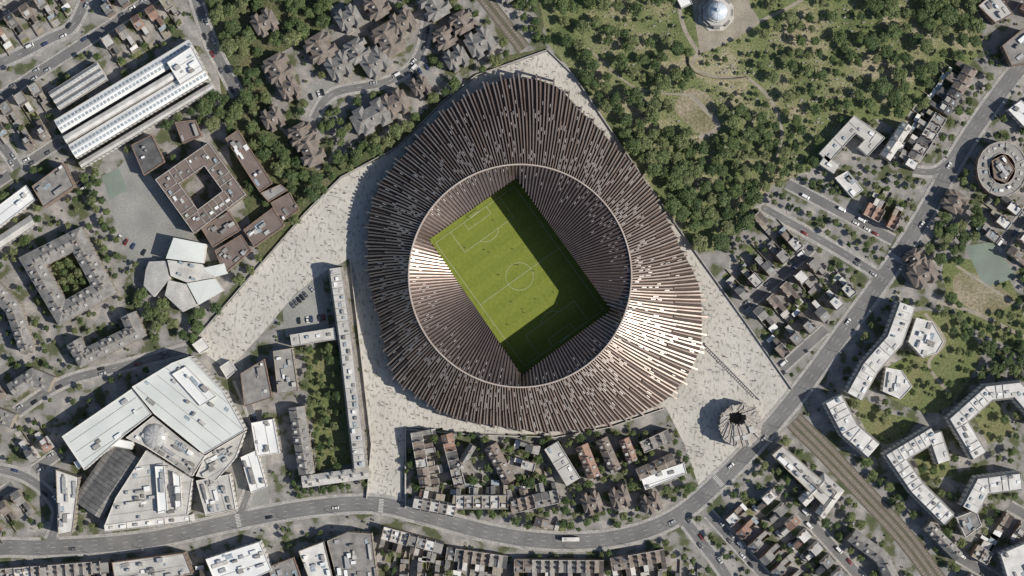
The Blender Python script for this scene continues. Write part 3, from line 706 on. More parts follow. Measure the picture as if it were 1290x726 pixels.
# ---------------------------------------------------------------- stadium
C=W(655,348)
OUT=[(655,101),(678,103),(702,112),(730,142),(770,184),(802,216),(830,265),(856,315),(879,362),(882,400),(881,436),(864,472),(838,502),(808,518),(770,530),(720,540),(680,542),(640,536),(590,528),(558,518),(528,498),(500,477),(488,440),(480,402),(467,350),(465,310),(469,265),(482,232),(512,196),(546,157),(577,131),(612,112),(635,102)]
pol=[]
for p in OUT:
    w=W(*p);dx,dy=w[0]-C[0],w[1]-C[1];pol.append((math.atan2(dy,dx)%(2*math.pi),math.hypot(dx,dy),))
pol.sort()
OA=np.array([a for a,_ in pol]);OR_=np.array([r for _,r in pol])
def rout(t): return float(np.interp(t%(2*math.pi),OA,OR_,period=2*math.pi))
RECT=WL([(543,303),(650,228),(767,390),(657,470)])
def rin(t):
    dx,dy=math.cos(t),math.sin(t);best=1e9
    for i in range(4):
        a,c=RECT[i],RECT[(i+1)%4];ex,ey=c[0]-a[0],c[1]-a[1]
        den=dx*ey-dy*ex
        if abs(den)<1e-9: continue
        s=((a[0]-C[0])*ey-(a[1]-C[1])*ex)/den; q=((a[0]-C[0])*dy-(a[1]-C[1])*dx)/den
        if s>0 and -1e-6<=q<=1+1e-6: best=min(best,s)
    return best
RR=68.4; ZR=38.5; ZI=28.0; ZE=14.0; TW=.05
def zo(t): return ZR-(ZR-ZE)*(max(t,0)**1.05)
def so(th,t,dz=0):
    a=th+TW*t; r=RR+(rout(a)-RR)*t; return (C[0]+r*math.cos(a),C[1]+r*math.sin(a),zo(t)+dz)
def si(th,t,dz=0):
    r0=rin(th)+.2; r=RR+(r0-RR)*t; return (C[0]+r*math.cos(th),C[1]+r*math.sin(th),ZR-(ZR-ZI)*t+dz)
stad=bpy.data.objects.new('football_stadium',None); sc.collection.objects.link(stad)
NF=280; TH=[2*math.pi*i/NF for i in range(NF)]
b=MB(); K=10
tb=sorted(TH+[(pol_[0]-TW)%(2*math.pi) for pol_ in pol])
for i in range(len(tb)):
    a=tb[i];c=tb[(i+1)%len(tb)]
    if abs(a-c)<1e-5: continue
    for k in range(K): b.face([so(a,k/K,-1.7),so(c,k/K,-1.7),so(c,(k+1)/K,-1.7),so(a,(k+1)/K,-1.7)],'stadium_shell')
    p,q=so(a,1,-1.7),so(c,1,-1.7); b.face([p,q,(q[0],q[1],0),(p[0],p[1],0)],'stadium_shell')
b.build('outer_shell',stad)
b=MB(); ti=sorted(TH+[math.atan2(r[1]-C[1],r[0]-C[0])%(2*math.pi) for r in RECT])
for i in range(len(ti)):
    a=ti[i];c=ti[(i+1)%len(ti)]
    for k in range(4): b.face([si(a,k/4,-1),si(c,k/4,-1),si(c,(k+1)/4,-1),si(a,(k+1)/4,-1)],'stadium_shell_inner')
    p,q=si(a,1,-1),si(c,1,-1); p2,q2=si(a,1,.1),si(c,1,.1); b.face([p,q,q2,p2],'stadium_fin')
b.build('inner_roof',stad)
def fin(b,pts,w0,w1,hgt,m,mtop=None):
    n=len(pts); dx,dy=pts[-1][0]-pts[0][0],pts[-1][1]-pts[0][1];L=math.hypot(dx,dy) or 1; nx,ny=-dy/L,dx/L
    for i in range(n-1):
        a,c=pts[i],pts[i+1];wa=(w0+(w1-w0)*i/(n-1))/2;wc=(w0+(w1-w0)*(i+1)/(n-1))/2
        A0=(a[0]-nx*wa,a[1]-ny*wa);A1=(a[0]+nx*wa,a[1]+ny*wa);C0=(c[0]-nx*wc,c[1]-ny*wc);C1=(c[0]+nx*wc,c[1]+ny*wc)
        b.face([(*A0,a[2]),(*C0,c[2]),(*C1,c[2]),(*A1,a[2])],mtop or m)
        b.face([(*A0,a[2]-hgt),(*C0,c[2]-hgt),(*C0,c[2]),(*A0,a[2])],m); b.face([(*A1,a[2]-hgt),(*C1,c[2]-hgt),(*C1,c[2]),(*A1,a[2])],m)
    for q in(pts[0],pts[-1]):
        w=(w0 if q is pts[0] else w1)/2
        b.face([(q[0]-nx*w,q[1]-ny*w,q[2]-hgt),(q[0]+nx*w,q[1]+ny*w,q[2]-hgt),(q[0]+nx*w,q[1]+ny*w,q[2]),(q[0]-nx*w,q[1]-ny*w,q[2])],m)
b=MB(); rs=random.Random(3); dth=math.pi/NF
for i,th in enumerate(TH):
    full=i%2==0
    tend=(1.0+(.07 if i%4==0 else .0)+rs.uniform(-.01,.02)) if full else .60+.05*(i%4==1)
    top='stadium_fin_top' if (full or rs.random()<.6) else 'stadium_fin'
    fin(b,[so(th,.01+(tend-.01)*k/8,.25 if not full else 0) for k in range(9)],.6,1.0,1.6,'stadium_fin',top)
    if full:
        e=so(th,tend); fr=F((e[0],e[1]),(math.cos(th),math.sin(th))); b.box(fr,-1.4,-.01,-.45,.45,0,e[2]-.9,'stadium_fin')
    else:
        te=1.0+(.05 if i%3==0 else .0)
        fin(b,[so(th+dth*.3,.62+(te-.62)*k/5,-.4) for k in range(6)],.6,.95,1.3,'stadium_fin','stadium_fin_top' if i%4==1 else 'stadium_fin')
b.build('outer_fins',stad)
b=MB()
for i,th in enumerate(TH):
    th2=th+dth; r=rout(th2); n=max(5,int((r-RR)/4.0))
    for k in range(n):
        t=(k+((i*.382)%1.0))/n
        if t>.93 or t<.05: continue
        pr=.42*(1-t)**1.3+.03
        if rs.random()>pr: continue
        Lh=rs.uniform(.9,1.7)/(r-RR)
        fin(b,[so(th2,t-Lh,-.25),so(th2,t+Lh,.15)],.34,.42,.18,'stadium_panel')
b.build('outer_glazing_panels',stad)
b=MB()
NI=180
for i in range(NI):
    th=2*math.pi*i/NI
    f=(rin(th)/RR); fin(b,[si(th,.02+.98*k/3,0) for k in range(4)],.9,.85*f+.05,.8,'stadium_fin_inner')
    th2=th+math.pi/NI; r=rin(th2); n=max(1,int((RR-r)/4))
    for k in range(n):
        t=(k+((i*.382)%1.0))/n
        if t>.5 or rs.random()>.4*(1-t): continue
        Lh=.9/(RR-r); fin(b,[si(th2,max(0,t-Lh),-.2),si(th2,t+Lh,-.1)],.35,.3,.15,'stadium_panel')
b.build('inner_fins',stad)
b=MB()
for i in range(180):
    a=2*math.pi*i/180;c=2*math.pi*(i+1)/180
    prof=[(-.6,-3.2),(-.5,.3),(-.35,.75),(.35,.75),(.5,.3),(.6,-3.2)]
    for q in range(5):
        f=lambda t,pr:(C[0]+(RR+pr[0])*math.cos(t),C[1]+(RR+pr[0])*math.sin(t),ZR+pr[1])
        b.face([f(a,prof[q]),f(c,prof[q]),f(c,prof[q+1]),f(a,prof[q+1])],'stadium_ring')
b.build('compression_ring',stad)
b=MB(); cw=RECT if area(RECT)<0 else RECT[::-1]
prev=None
for k in range(13):
    o=-(2.5+k*.95); z=1.0+k*1.1; ring=offs(cw,o,True)
    if prev:
        for i in range(4):
            j=(i+1)%4
            b.face([(*prev[0][i],prev[1]),(*prev[0][j],prev[1]),(*prev[0][j],z),(*prev[0][i],z)],'concrete')
            b.face([(*prev[0][i],z),(*prev[0][j],z),(*ring[j],z),(*ring[i],z)],'seat_blue')
    prev=(ring,z)
b.build('seating_bowl',stad)
ax=math.atan2(-(162),117)
pc=W(654.5,348.5); pit=MB(); hl,hwid=50.5+2.4,33.3+2.4
pit.face([(-hl,-hwid,0),(hl,-hwid,0),(hl,hwid,0),(-hl,hwid,0)],'pitch_grass')
po=pit.build('football_pitch'); po.location=(pc[0],pc[1],.09); po.rotation_euler=(0,0,ax)
m=MB(); LL,WW,lw=48.0,30.5,.07
def ln(x0,y0,x1,y1):
    d=math.hypot(x1-x0,y1-y0);nx,ny=-(y1-y0)/d*lw,(x1-x0)/d*lw; m.face([(x0-nx,y0-ny,0),(x1-nx,y1-ny,0),(x1+nx,y1+ny,0),(x0+nx,y0+ny,0)],'pitch_paint')
for s in(-1,1):
    ln(-LL,s*WW,LL,s*WW); ln(s*LL,-WW,s*LL,WW)
    ln(s*(LL-15.5),-19,s*(LL-15.5),19); ln(s*(LL-5.3),-8.7,s*(LL-5.3),8.7)
    for q in(-1,1): ln(s*LL,q*19,s*(LL-15.5),q*19); ln(s*LL,q*8.7,s*(LL-5.3),q*8.7)
    for k in range(12):
        t0=-.92+1.84*k/12;t1=-.92+1.84*(k+1)/12; ln(s*(LL-10.4-8.7*math.cos(t0)),8.7*math.sin(t0),s*(LL-10.4-8.7*math.cos(t1)),8.7*math.sin(t1))
ln(0,-WW,0,WW)
for k in range(40):
    t0=2*math.pi*k/40;t1=2*math.pi*(k+1)/40; ln(8.7*math.cos(t0),8.7*math.sin(t0),8.7*math.cos(t1),8.7*math.sin(t1))
mo=m.build('pitch_marking'); mo.location=(pc[0],pc[1],.12); mo.rotation_euler=(0,0,ax)
for s in(-1,1):
    b=MB(); fr=F((0,0),(1,0))
    for y in(-3.66,3.66): b.box(fr,-.1,.1,y-.1,y+.1,0,2.44,'paint_white')
    b.box(fr,-.1,.1,-3.66,3.66,2.44,2.64,'paint_white')
    for y in range(-3,4): b.box(fr,-.1+0,1.8,y*1.1-.03,y*1.1+.03,2.38,2.43,'window_frame')
    for y in(-3.66,3.66): b.box(fr,1.7,1.8,y-.05,y+.05,0,2.4,'paint_white')
    o=b.build('goal'); f=F(pc,(math.cos(ax),math.sin(ax))); o.location=(*f.p(s*LL,0),.12); o.rotation_euler=(0,0,ax if s>0 else ax+math.pi)
mark(OUT,3)
def wall(pts,h,m='concrete',w=.5,name='retaining_wall'):
    sm=WL(pts);b=MB();A=offs(sm,-w/2);B=offs(sm,w/2)
    for i in range(len(sm)-1):
        b.face([(*A[i],h),(*A[i+1],h),(*B[i+1],h),(*B[i],h)],m)
        for Q in(A,B): b.face([(*Q[i],0),(*Q[i+1],0),(*Q[i+1],h),(*Q[i],h)],m)
    for i in(0,-1): b.face([(*A[i],0),(*B[i],0),(*B[i],h),(*A[i],h)],m)
    b.build(name)
wall([(888,433),(958,504)],1.6,'stone',w=1.0)
b=MB(); a=W(890,436);c=W(955,502);fr=F(a,(c[0]-a[0],c[1]-a[1]));L=math.hypot(c[0]-a[0],c[1]-a[1])
for i in range(int(L/1.6)): b.box(fr,i*1.6,i*1.6+1.1,.6,1.8,0,.9,'stone')
b.build('plaza_steps')
wall([(690,63),(722,94),(800,209),(872,312),(940,407),(998,491)],1.8,w=.6,name='boundary_wall')
wall([(243,432),(320,343),(385,268),(430,223),(500,186),(560,126),(600,95),(690,63)],1.8,w=.5,name='boundary_wall')
wall([(511,640),(511,540)],3,'stone',.8,name='boundary_wall'); wall([(462,628),(468,560),(453,430),(441,327)],2.2,'stone',.5,name='boundary_wall')
wall([(512,541),(600,548),(700,551),(770,538),(836,515)],1.8,'stone',.5,name='boundary_wall')
tw=bpy.data.objects.new('round_brick_tower',None); sc.collection.objects.link(tw)
b=MB(); c=W(931,535); n=30; rs2=random.Random(5)
VC=(c[0]-2.6,c[1]+4.6)   # off-centre light well toward the north-west
for i in range(n):
    a0=2*math.pi*i/n;a2=2*math.pi*(i+1)/n
    hh=12.0+rs2.uniform(-.35,.35)+(.5 if i%3==0 else 0)-1.3*math.sin(a0); ro=13.2+(.7 if i%3==0 else 0)+rs2.uniform(-.2,.2)
    r0=5.2+rs2.uniform(-1.1,1.1)
    po_=lambda a:(c[0]+ro*math.cos(a),c[1]+ro*math.sin(a)); pv=lambda a:(VC[0]+r0*math.cos(a),VC[1]+r0*.85*math.sin(a))
    b.prism([po_(a0),po_(a2),pv(a2),pv(a0)],0,hh,'tower_brick','tower_brick')
    if i%3==0:
        am=(a0+a2)/2; fr=F(c,(math.cos(am),math.sin(am))); b.box(fr,10.2,13.0,-.35,.35,hh,hh+.7,'stone')
    fr=F(c,(math.cos((a0+a2)/2),math.sin((a0+a2)/2)))
    for z in(2,6): b.box(fr,ro-.1,ro+.05,-.5,.5,z,z+2,'glass')
b.build('brick_drum',tw)
b=MB(); b.prism([(VC[0]+4*math.cos(2*math.pi*i/16),VC[1]+3.6*math.sin(2*math.pi*i/16)) for i in range(16)],0,1.0,'tower_brick','slate_dark')
for u,v,w_,d_ in((3,-7,2.2,1.4),(-3,-7.5,1.6,1.2),(6.5,-2.5,1.4,2.2)):
    fr=F((c[0]+u,c[1]+v),(1,.3)); b.box(fr,-w_,w_,-d_,d_,11.5,14.3,'stone','flat_light')
b.build('roof_pavilions',tw)
mark([(930+28*math.cos(t),534+28*math.sin(t)) for t in np.linspace(0,6.2,16)],1)
# chapel
ch=bpy.data.objects.new('domed_chapel',None); sc.collection.objects.link(ch); c=W(902,17)
def ngon(r,n,ph=0): return [(c[0]+r*math.cos(2*math.pi*i/n+ph),c[1]+r*math.sin(2*math.pi*i/n+ph)) for i in range(n)]
b=MB(); b.prism(ngon(12,8,.4),0,.9,'stone','stone'); b.prism(ngon(9.2,8,.4),.9,8,'stone','flat_light'); b.prism(ngon(7,16),8,11.5,'stone','stone')
for i in range(8):
    a=2*math.pi*(i+.5)/8+.4; fr=F(c,(math.cos(a),math.sin(a))); b.box(fr,8.2,10.2,-2,2,.9,6,'stone','slate_grey'); b.box(fr,10.15,10.3,-.7,.7,1,4,'glass')
b.build('drum',ch)
b=MB()
for i in range(24):
    for j in range(7):
        q=[]
        for ii,jj in((i,j),(i+1,j),(i+1,j+1),(i,j+1)):
            t=ii/24*2*math.pi;ph=jj/7*math.pi/2*.93; q.append((c[0]+6.2*math.cos(ph)*math.cos(t),c[1]+6.2*math.cos(ph)*math.sin(t),11.5+5.5*math.sin(ph)))
        b.face(q,'dome_lead')
for i in range(8):
    a=2*math.pi*i/8; prev=None
    for j in range(8):
        ph=j/7*math.pi/2*.93; p=(6.35*math.cos(ph),11.5+5.65*math.sin(ph))
        if prev:
            fr=F(c,(math.cos(a),math.sin(a))); b.face([(*fr.p(prev[0],-.2),prev[1]),(*fr.p(prev[0],.2),prev[1]),(*fr.p(p[0],.2),p[1]),(*fr.p(p[0],-.2),p[1])],'flat_white')
        prev=p
b.prism(ngon(1.2,8),16.5,19,'flat_white','dome_lead'); b.build('dome',ch)
mark([(902+24*math.cos(t),18+24*math.sin(t)) for t in np.linspace(0,6.2,12)],1)
sheet('chapel_forecourt',[(868,-20),(930,-20),(958,28),(882,68)],.10,'path',5)
block('chapel_lodge',[(852,0),(866,-6),(872,6),(858,12)],4,'flat_white','stone',0)
wall(smooth([(868,66),(872,88),(905,100),(944,98)],6),2.0,'dry_soil',.6,name='cemetery_wall')
b=MB(); rg=random.Random(11); GR=[[(955,30),(1130,-20),(1180,60),(1090,130),(975,130)],[(880,70),(940,60),(960,95),(900,98)],[(740,0),(850,0),(860,60),(800,100),(750,60)],[(830,110),(980,110),(985,180),(900,230),(840,150)],[(960,140),(1090,100),(1040,180),(960,240)]]
for poly in GR:
    xs=[p[0] for p in poly];ys=[p[1] for p in poly]
    y=min(ys)
    while y<max(ys):
        x=min(xs)
        while x<max(xs):
            X=x+y*.35%3+rg.uniform(-1.2,1.2);Y=y+rg.uniform(-1,1)
            if inpoly(X,Y,poly) and mk(X,Y)==0 and rg.random()<.45:
                w=W(X,Y);a=.5+rg.uniform(-.15,.15);fr=F(w,(math.cos(a),math.sin(a)));h=rg.uniform(.5,1.2)
                b.box(fr,-.12,.12,-.4,.4,0,h,'gravestone')
                b.box(fr,.14,1.9,-.38,.38,0,.2,rg.choice(['gravestone','dry_soil','dry_soil','scrub']))
            x+=5
        y+=5.5
b.build('gravestones')
# ---------------------------------------------------------------- trees
def tree_mesh(name,seed,Rr=5.0,H=9.0,lobes=15,leaves=115,flat=.72):
    rg=np.random.RandomState(seed); b=MB()
    def cone(p,q,r0,r1,n=6):
        p=Vector(p);q=Vector(q);d=(q-p).normalized();x=d.orthogonal().normalized();y=d.cross(x)
        A=[p+(x*math.cos(t)+y*math.sin(t))*r0 for t in [2*math.pi*i/n for i in range(n)]];B=[q+(x*math.cos(t)+y*math.sin(t))*r1 for t in [2*math.pi*i/n for i in range(n)]]
        for i in range(n): b.face([tuple(A[i]),tuple(A[(i+1)%n]),tuple(B[(i+1)%n]),tuple(B[i])],'bark')
    cone((0,0,0),(0,0,H*.45),.38,.26)
    for l in range(lobes):
        a=l*2.399+rg.uniform(-.4,.4); rad=Rr*math.sqrt((l+.3)/lobes)*rg.uniform(.72,.95)*.78
        if l==0: rad=0
        z=H*.62+ (1-(rad/Rr)**2)*H*.26+rg.uniform(-.8,.8)
        c=np.array([rad*math.cos(a),rad*math.sin(a),z]); lr=Rr*rg.uniform(.24,.40)
        if l%3==0: cone((0,0,H*.4),tuple(c-np.array([0,0,.3])),.2,.06,5)
        d=rg.normal(size=(leaves,3)); d/=np.linalg.norm(d,axis=1)[:,None]; d[:,2]=np.where(d[:,2]<-.35,-d[:,2],d[:,2])
        rr=lr*rg.uniform(.55,1.08,size=(leaves,1)); pos=c+d*rr*np.array([1,1,flat])
        nrm=d+rg.normal(size=(leaves,3))*.5+np.array([0,0,.3]); nrm/=np.linalg.norm(nrm,axis=1)[:,None]
        for k in range(leaves):
            nn=Vector(nrm[k]);x=nn.orthogonal().normalized();y=nn.cross(x);t=rg.uniform(0,6.28);s=rg.uniform(.26,.50)
            u=(x*math.cos(t)+y*math.sin(t))*s;v=(y*math.cos(t)-x*math.sin(t))*s*.75;p=Vector(pos[k])
            b.face([tuple(p-u),tuple(p-v*.9),tuple(p+u),tuple(p+v)],'leaves')
    return b.mesh(name)
TM=[tree_mesh('broadleaf_tree_mesh',s,5.0,[9,10,8.5,11,9.5,8][s],[15,18,12,20,16,13][s]) for s in range(6)]
placed=[];grid={}
def can(x,y,r,fac):
    gx,gy=int(x//30),int(y//30)
    for i in range(gx-1,gx+2):
        for j in range(gy-1,gy+2):
            for (a,c,q) in grid.get((i,j),()):
                if (a-x)**2+(c-y)**2<(fac*(r+q))**2: return False
    return True
def ptree(x,y,rpx,rt):
    s=rpx*S/5.0; addobj('broadleaf_tree' if rpx>3.2 else 'garden_shrub',rt.choice(TM),(*W(x,y),0),rt.uniform(0,6.28),(s*rt.uniform(.88,1.12),s*rt.uniform(.88,1.12),((.3+.6*s) if rpx>3.2 else s*.9)*rt.uniform(.85,1.15)))
    grid.setdefault((int(x//30),int(y//30)),[]).append((x,y,rpx)); placed.append(1)
rt=random.Random(21)
def scatter(poly,n,r0,r1,fac=.62,ok=(0,4),tries=14):
    xs=[p[0] for p in poly];ys=[p[1] for p in poly];k=0
    for _ in range(n*tries):
        if k>=n: break
        x=rt.uniform(min(xs),max(xs));y=rt.uniform(min(ys),max(ys));r=rt.uniform(r0,r1)
        if not inpoly(x,y,poly): continue
        q=[mk(x,y)]+[mk(x+.65*r*math.cos(t),y+.65*r*math.sin(t)) for t in(0,1.57,3.14,4.71,.78,2.36,3.9,5.5)]
        if any((v not in ok) for v in q): continue
        if can(x,y,r,fac): ptree(x,y,r,rt);k+=1
# cemetery
scatter([(700,30),(735,60),(790,110),(835,130),(850,190),(900,240),(975,225),(970,250),(900,322),(868,305),(800,205),(728,92)],100,8,15,.6)
scatter([(800,120),(960,140),(980,240),(900,310),(840,240)],38,6,13,.64)
scatter([(820,50),(866,45),(866,110),(830,130),(780,95),(700,20),(700,0)],26,7,13,.64)
scatter([(670,-60),(850,-60),(850,10),(760,20),(690,50)],30,7,14,.62)
scatter([(1090,-50),(1215,-50),(1240,50),(1190,120),(1120,150),(1100,90)],50,8,15,.6)
scatter([(960,-60),(1215,-60),(1200,60),(1100,60),(960,25)],30,6,12,.66)
scatter([(960,20),(1110,60),(1110,150),(1020,210),(975,232),(950,100)],48,5,10,.78)
scatter([(880,150),(1000,160),(1010,210),(920,280)],26,7,13,.64)
scatter([(700,-60),(1215,-60),(1215,80),(1100,150),(980,230),(850,180)],90,2,5,.95)
# NW woods
scatter([(245,-60),(400,-60),(420,20),(395,55),(340,75),(285,70),(262,30)],62,8,15,.57)
scatter([(280,85),(345,85),(362,170),(392,215),(440,190),(500,165),(560,110),(640,70),(600,92),(500,184),(430,222),(385,268),(362,285),(318,240),(285,170)],110,6,13,.57)
scatter([(400,-60),(640,-60),(680,50),(600,90),(480,130),(400,120)],50,4,8,.8)
scatter([(350,130),(520,110),(500,150),(430,200),(350,190)],28,4,9,.7)
scatter([(640,0),(670,0),(690,55),(672,58)],14,6,9,.6)
scatter([(100,225),(128,215),(165,310),(140,300)],16,5,8,.6)
scatter([(168,350),(200,375),(250,395),(330,320),(345,315),(380,270),(392,262),(250,430),(205,440),(175,400)],48,7,12,.55)
scatter([(205,160),(300,90),(300,160),(250,160)],16,7,12,.6)
scatter([(62,330),(97,314),(124,362),(88,382)],12,5,8,.6)
scatter([(378,440),(428,434),(448,585),(398,596)],42,3.5,8,.66)
scatter([(370,605),(500,600),(470,634),(380,642)],14,4,7,.7)
scatter([(1060,370),(1240,380),(1290,440),(1290,640),(1060,640)],75,3.5,7.5,.8)
scatter([(1165,280),(1235,260),(1240,330),(1170,330)],22,7,12,.6)
scatter([(1180,330),(1300,380),(1300,480),(1200,420)],24,4,8,.85)
scatter([(1240,420),(1300,440),(1300,480),(1250,470)],14,8,12,.6)
scatter([(512,545),(870,545),(878,612),(840,650),(520,650)],60,4.5,8.5,.75)
scatter([(540,655),(860,650),(860,670),(700,665)],10,6,9,.7)
scatter([(975,520),(1010,560),(1150,700),(1180,760),(1120,760),(980,600)],36,5,9,.7)
scatter([(985,520),(1250,760),(1300,700),(1300,640),(1060,570)],36,5,10,.7)
scatter([(905,600),(1010,560),(1100,700),(1000,740)],26,4,8,.75)
scatter([(0,240),(60,250),(30,330),(0,330)],12,6,10,.6)
# general gardens
scatter([(-80,-60),(250,-60),(250,300),(-80,500)],110,3.3,6.5,.9)
scatter([(-80,400),(300,440),(480,760),(-80,760)],60,3.3,6,.95)
scatter([(880,220),(1180,200),(1120,340),(990,480)],100,3.3,6,.85)
scatter([(480,660),(1000,640),(1100,760),(480,760)],60,3.3,6.5,.85)
scatter([(1180,60),(1340,60),(1340,420),(1180,330)],60,3.3,7,.85)
scatter([(500,540),(880,540),(880,650),(500,650)],40,3.3,5,.85)
scatter([(20,280),(200,280),(200,480),(20,480)],30,3.3,7,.8)
scatter([(-20,-20),(1300,-20),(1300,740),(-20,740)],480,1.4,3.1,.95,tries=4)
print('TREES',len(placed))
# ---------------------------------------------------------------- cars
def car_mesh(paint,L=4.3,Wd=1.78,H=1.45,van=False):
    b=MB(); hw=Wd/2
    if van: sec=[(-L/2,.35,.95,hw-.1,.96),(-L/2+.1,.3,1.0,hw-.12,1.95),(-L/2+.3,.3,1.05,hw-.1,2.1),(L*.25,.3,1.05,hw-.1,2.1),(L*.38,.3,1.0,hw-.25,1.1),(L/2-.1,.3,.85,hw-.2,.9),(L/2,.35,.6,hw-.2,.62)]
    else: sec=[(-L/2,.4,.7,hw-.15,.75),(-L/2+.12,.28,.85,hw-.15,.92),(-L*.36,.28,.9,hw-.2,.98),(-L*.25,.25,.92,hw-.28,H-.03),(.02,.25,.92,hw-.26,H),(L*.1,.25,.92,hw-.28,H-.05),(L*.26,.25,.9,hw-.18,.97),(L/2-.15,.28,.72,hw-.2,.78),(L/2,.38,.55,hw-.25,.58)]
    rings=[]
    for (x,z0,zb,wr,zt) in sec:
        e=hw if abs(x)<L/2-.05 else hw-.12
        rings.append([(x,-e,z0),(x,-e,zb),(x,-wr,zt),(x,wr,zt),(x,e,zb),(x,e,z0)])
    for i in range(len(rings)-1):
        A,B=rings[i],rings[i+1]; za,zb_=sec[i][4],sec[i+1][4]; tall=za>1.1 or zb_>1.1
        for q in range(5):
            m=paint
            if tall and q in(1,3): m='glass'
            if q==2 and abs(za-zb_)>.3: m='glass'
            b.face([A[q],B[q],B[q+1],A[q+1]],m)
    b.face(rings[0],paint);b.face(rings[-1],paint)
    for x in(-L*.31,L*.31):
        for s in(-1,1):
            y0,y1=s*(hw-.2),s*(hw+.01);n=10
            for i in range(n):
                a=2*math.pi*i/n;c=2*math.pi*(i+1)/n
                b.face([(x+.32*math.cos(a),y0,.32+.32*math.sin(a)),(x+.32*math.cos(c),y0,.32+.32*math.sin(c)),(x+.32*math.cos(c),y1,.32+.32*math.sin(c)),(x+.32*math.cos(a),y1,.32+.32*math.sin(a))],'tyre')
            b.face([(x+.32*math.cos(2*math.pi*i/n),y1,.32+.32*math.sin(2*math.pi*i/n)) for i in range(n)],'tyre')
    for s in(-1,1): b.face([(L/2+.01,s*.5-.16,.55),(L/2+.01,s*.5+.16,.55),(L/2-.04,s*.5+.16,.68),(L/2-.04,s*.5-.16,.68)],'window_frame')
    return b.mesh('car_mesh')
CARS=[car_mesh('paint_car_'+n) for n in('white','silver','black','blue','grey','grey','silver','black','red')]
VAN=car_mesh('paint_car_white',5.2,1.95,2.1,True)
def bus():
    b=MB();fr=F((0,0),(1,0)); p='paint_car_red'
    b.prism([(-5.4,-1.1),(-5.3,-1.25),(5.2,-1.25),(5.5,-1.0),(5.5,1.0),(5.2,1.25),(-5.3,1.25),(-5.4,1.1)],.35,4.2,p,'render_white')
    b.box(fr,-5,5,-1.27,1.27,1.3,2.1,'glass');b.box(fr,-5,5,-1.27,1.27,2.9,3.6,'glass');b.box(fr,5.4,5.53,-.95,.95,1.2,2.2,'glass');b.box(fr,-4,-2.4,-.7,.7,4.2,4.45,'plant_metal')
    for x in(-3.4,3.6):
        for s in(-1.26,1.0):
            n=12
            for y in (s,s+.28): b.face([(x+.48*math.cos(2*math.pi*i/n),y,.48+.48*math.sin(2*math.pi*i/n)) for i in range(n)],'tyre')
    return b.mesh('bus_mesh')
BUS=bus(); rc=random.Random(9)
def along(sm,o,gap,prob,z,name,flip=False,bus=False):
    A=offs(sm,o);acc=0;nxt=rc.uniform(2,gap)
    for i in range(len(A)-1):
        L=math.hypot(A[i+1][0]-A[i][0],A[i+1][1]-A[i][1]);acc+=L
        if acc>=nxt:
            nxt=acc+gap*rc.uniform(.95,2.2)
            if rc.random()<prob:
                a=math.atan2(A[i+1][1]-A[i][1],A[i+1][0]-A[i][0])+(math.pi if flip else 0)
                r=rc.random()
                if bus and r<.1: addobj('double_decker_bus',BUS,(*A[i],z),a)
                elif r<.15: addobj('delivery_van',VAN,(*A[i],z),a)
                else: addobj(name,rc.choice(CARS),(*A[i],z),a)
for k,(sm,w) in enumerate(ROADM):
    z=.075+k*.006
    if w>8:
        along(sm,1.7,40,.5,z,'car',True,True);along(sm,-1.7,40,.5,z,'car',False,True)
    else:
        along(sm,w/2-1.0,8,.4,z,'parked_car');along(sm,-w/2+1.0,8,.35,z,'parked_car')
for s2 in STREETS:
    along(s2,1.8,6,.5,.06,'parked_car');along(s2,-1.8,6,.45,.06,'parked_car')
def lot(x,y,ang,n,rows=1):
    a=math.radians(-ang);fr=F(W(x,y),(math.cos(a),math.sin(a)))
    for r in range(rows):
        for i in range(n):
            if rc.random()<.7: addobj('parked_car',rc.choice(CARS),(*fr.p(i*2.6,r*6),.04),a+math.pi/2)
lot(365,388,-40,9,1);lot(372,405,-8,8,1);lot(305,560,80,8,1);lot(520,95,-30,7);lot(100,228,60,8);lot(150,300,30,8);lot(1025,600,45,6);lot(392,122,-20,5)
# ---------------------------------------------------------------- people
def person(cl,ph):
    me=bpy.data.meshes.new('p');s=ph
    vs=[(0,0,.95),(0,0,1.25),(0,0,1.45),(0,0,1.56),(.02,0,1.72),(0,.1,.9),(.12*s,.11,.5),(.02+.2*s,.11,.06),(0,-.1,.9),(-.1*s,-.11,.5),(-.25*s,-.11,.06),(0,.19,1.4),(-.05*s,.25,1.12),(.08,.25,.88),(0,-.19,1.4),(.05*s,-.25,1.12),(.15,-.25,.88)]
    es=[(0,1),(1,2),(2,3),(3,4),(0,5),(5,6),(6,7),(0,8),(8,9),(9,10),(2,11),(11,12),(12,13),(2,14),(14,15),(15,16)]
    me.from_pydata(vs,es,[]);o=bpy.data.objects.new('p',me);sc.collection.objects.link(o)
    md=o.modifiers.new('s','SKIN');rad=[.15,.14,.15,.06,.11,.1,.075,.05,.1,.075,.05,.07,.05,.035,.07,.05,.035]
    for i,r in enumerate(rad): me.skin_vertices[0].data[i].radius=(r,r*(1.25 if i in(0,1,2) else 1))
    me.skin_vertices[0].data[0].use_root=True
    dg=bpy.context.evaluated_depsgraph_get();m2=bpy.data.meshes.new_from_object(o.evaluated_get(dg));bpy.data.objects.remove(o)
    m2.materials.clear();m2.materials.append(MATS['cloth_'+cl]);m2.materials.append(MATS['skin'])
    for p in m2.polygons: p.material_index=1 if p.center.z>1.53 or (abs(p.center.y)>.2 and p.center.z<.95) else 0
    return m2
PM=[person(c,p) for c,p in zip('abcd',(1,-1,.8,1.1))]
k=0
while k<380:
    x=rc.uniform(240,1000);y=rc.uniform(60,630)
    if inpoly(x,y,PLAZA) and mk(x,y)==3 and not inpoly(x,y,OUT):
        addobj('pedestrian',rc.choice(PM),(*W(x,y),.05),rc.uniform(0,6.28));k+=1
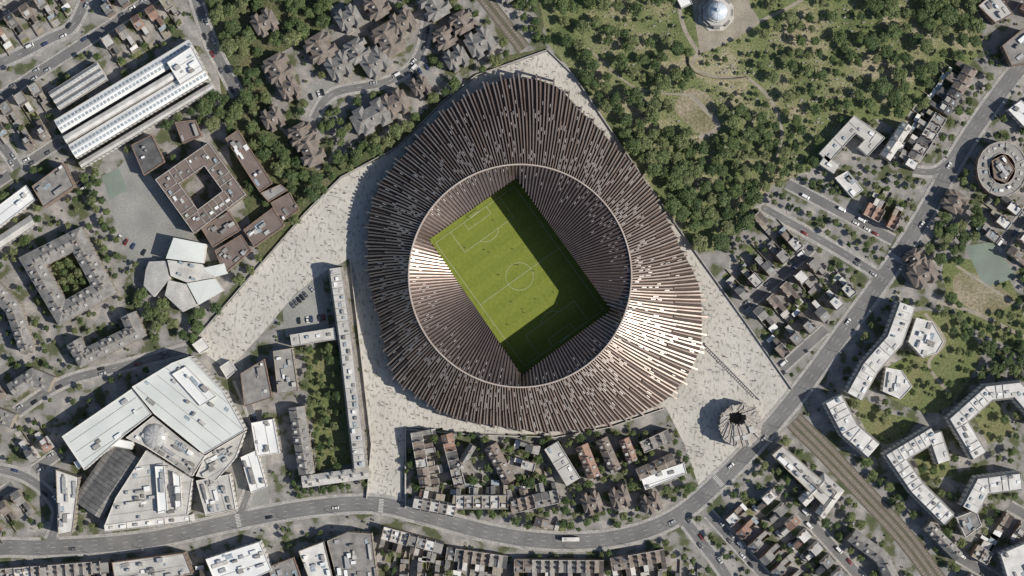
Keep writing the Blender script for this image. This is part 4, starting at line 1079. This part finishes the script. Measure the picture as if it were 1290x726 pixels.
f=F(pc,(math.cos(ax),math.sin(ax)))
for i in range(22): addobj('footballer',PM[2 if i%2 else 1],(*f.p(rc.uniform(-42,42),rc.uniform(-26,26)),.1),rc.uniform(0,6.28))
b=MB();fr=F((0,0),(1,0));b.prism([(.12*math.cos(i*.785),.12*math.sin(i*.785)) for i in range(8)],0,7,'plant_metal','plant_metal');b.box(fr,-.05,1.4,-.06,.06,6.9,7.0,'plant_metal');b.box(fr,.8,1.6,-.15,.15,6.85,6.98,'flat_light')
lo=b.build('street_lamp');lm=lo.data;lo.location=(*W(905,470),.05)
for x,y in((760,190),(830,290),(900,400),(960,470),(480,560),(485,600),(330,370),(380,310),(430,250),(500,220),(840,550),(880,570)): addobj('street_lamp',lm,(*W(x,y),.05),rc.uniform(0,6))
sm=ROADM[0][0]
OL=offs(sm,5.6)
for i in range(0,len(sm)-1,10): addobj('street_lamp',lm,(*OL[i],.15),math.atan2(sm[i+1][1]-sm[i][1],sm[i+1][0]-sm[i][0])+math.pi/2)
# ---------------------------------------------------------------- light & camera
wd=bpy.data.worlds.new('World');sc.world=wd;wd.use_nodes=True;nt=wd.node_tree;bg=nt.nodes['Background']
sky=nt.nodes.new('ShaderNodeTexSky');sky.sky_type='NISHITA';sky.sun_disc=False;EL=math.radians(43);AZ=math.radians(105)
sky.sun_elevation=EL;sky.sun_rotation=AZ;nt.links.new(sky.outputs[0],bg.inputs[0]);bg.inputs[1].default_value=.09
sl=bpy.data.lights.new('sun','SUN');sl.energy=4.7;sl.angle=math.radians(.5);sl.color=(1,.94,.85);so_=bpy.data.objects.new('sun',sl);sc.collection.objects.link(so_)
d=Vector((math.sin(AZ)*math.cos(EL),math.cos(AZ)*math.cos(EL),math.sin(EL)));so_.rotation_euler=d.to_track_quat('Z','Y').to_euler()
cd=bpy.data.cameras.new('camera');co=bpy.data.objects.new('camera',cd);sc.collection.objects.link(co);co.location=(0,0,1500);co.rotation_euler=(0,0,0)
cd.sensor_width=36;cd.lens=36*1500/645.0;cd.clip_end=20000;cd.clip_start=1;sc.camera=co
sc.view_settings.view_transform='Standard';sc.view_settings.look='None';sc.view_settings.exposure=0
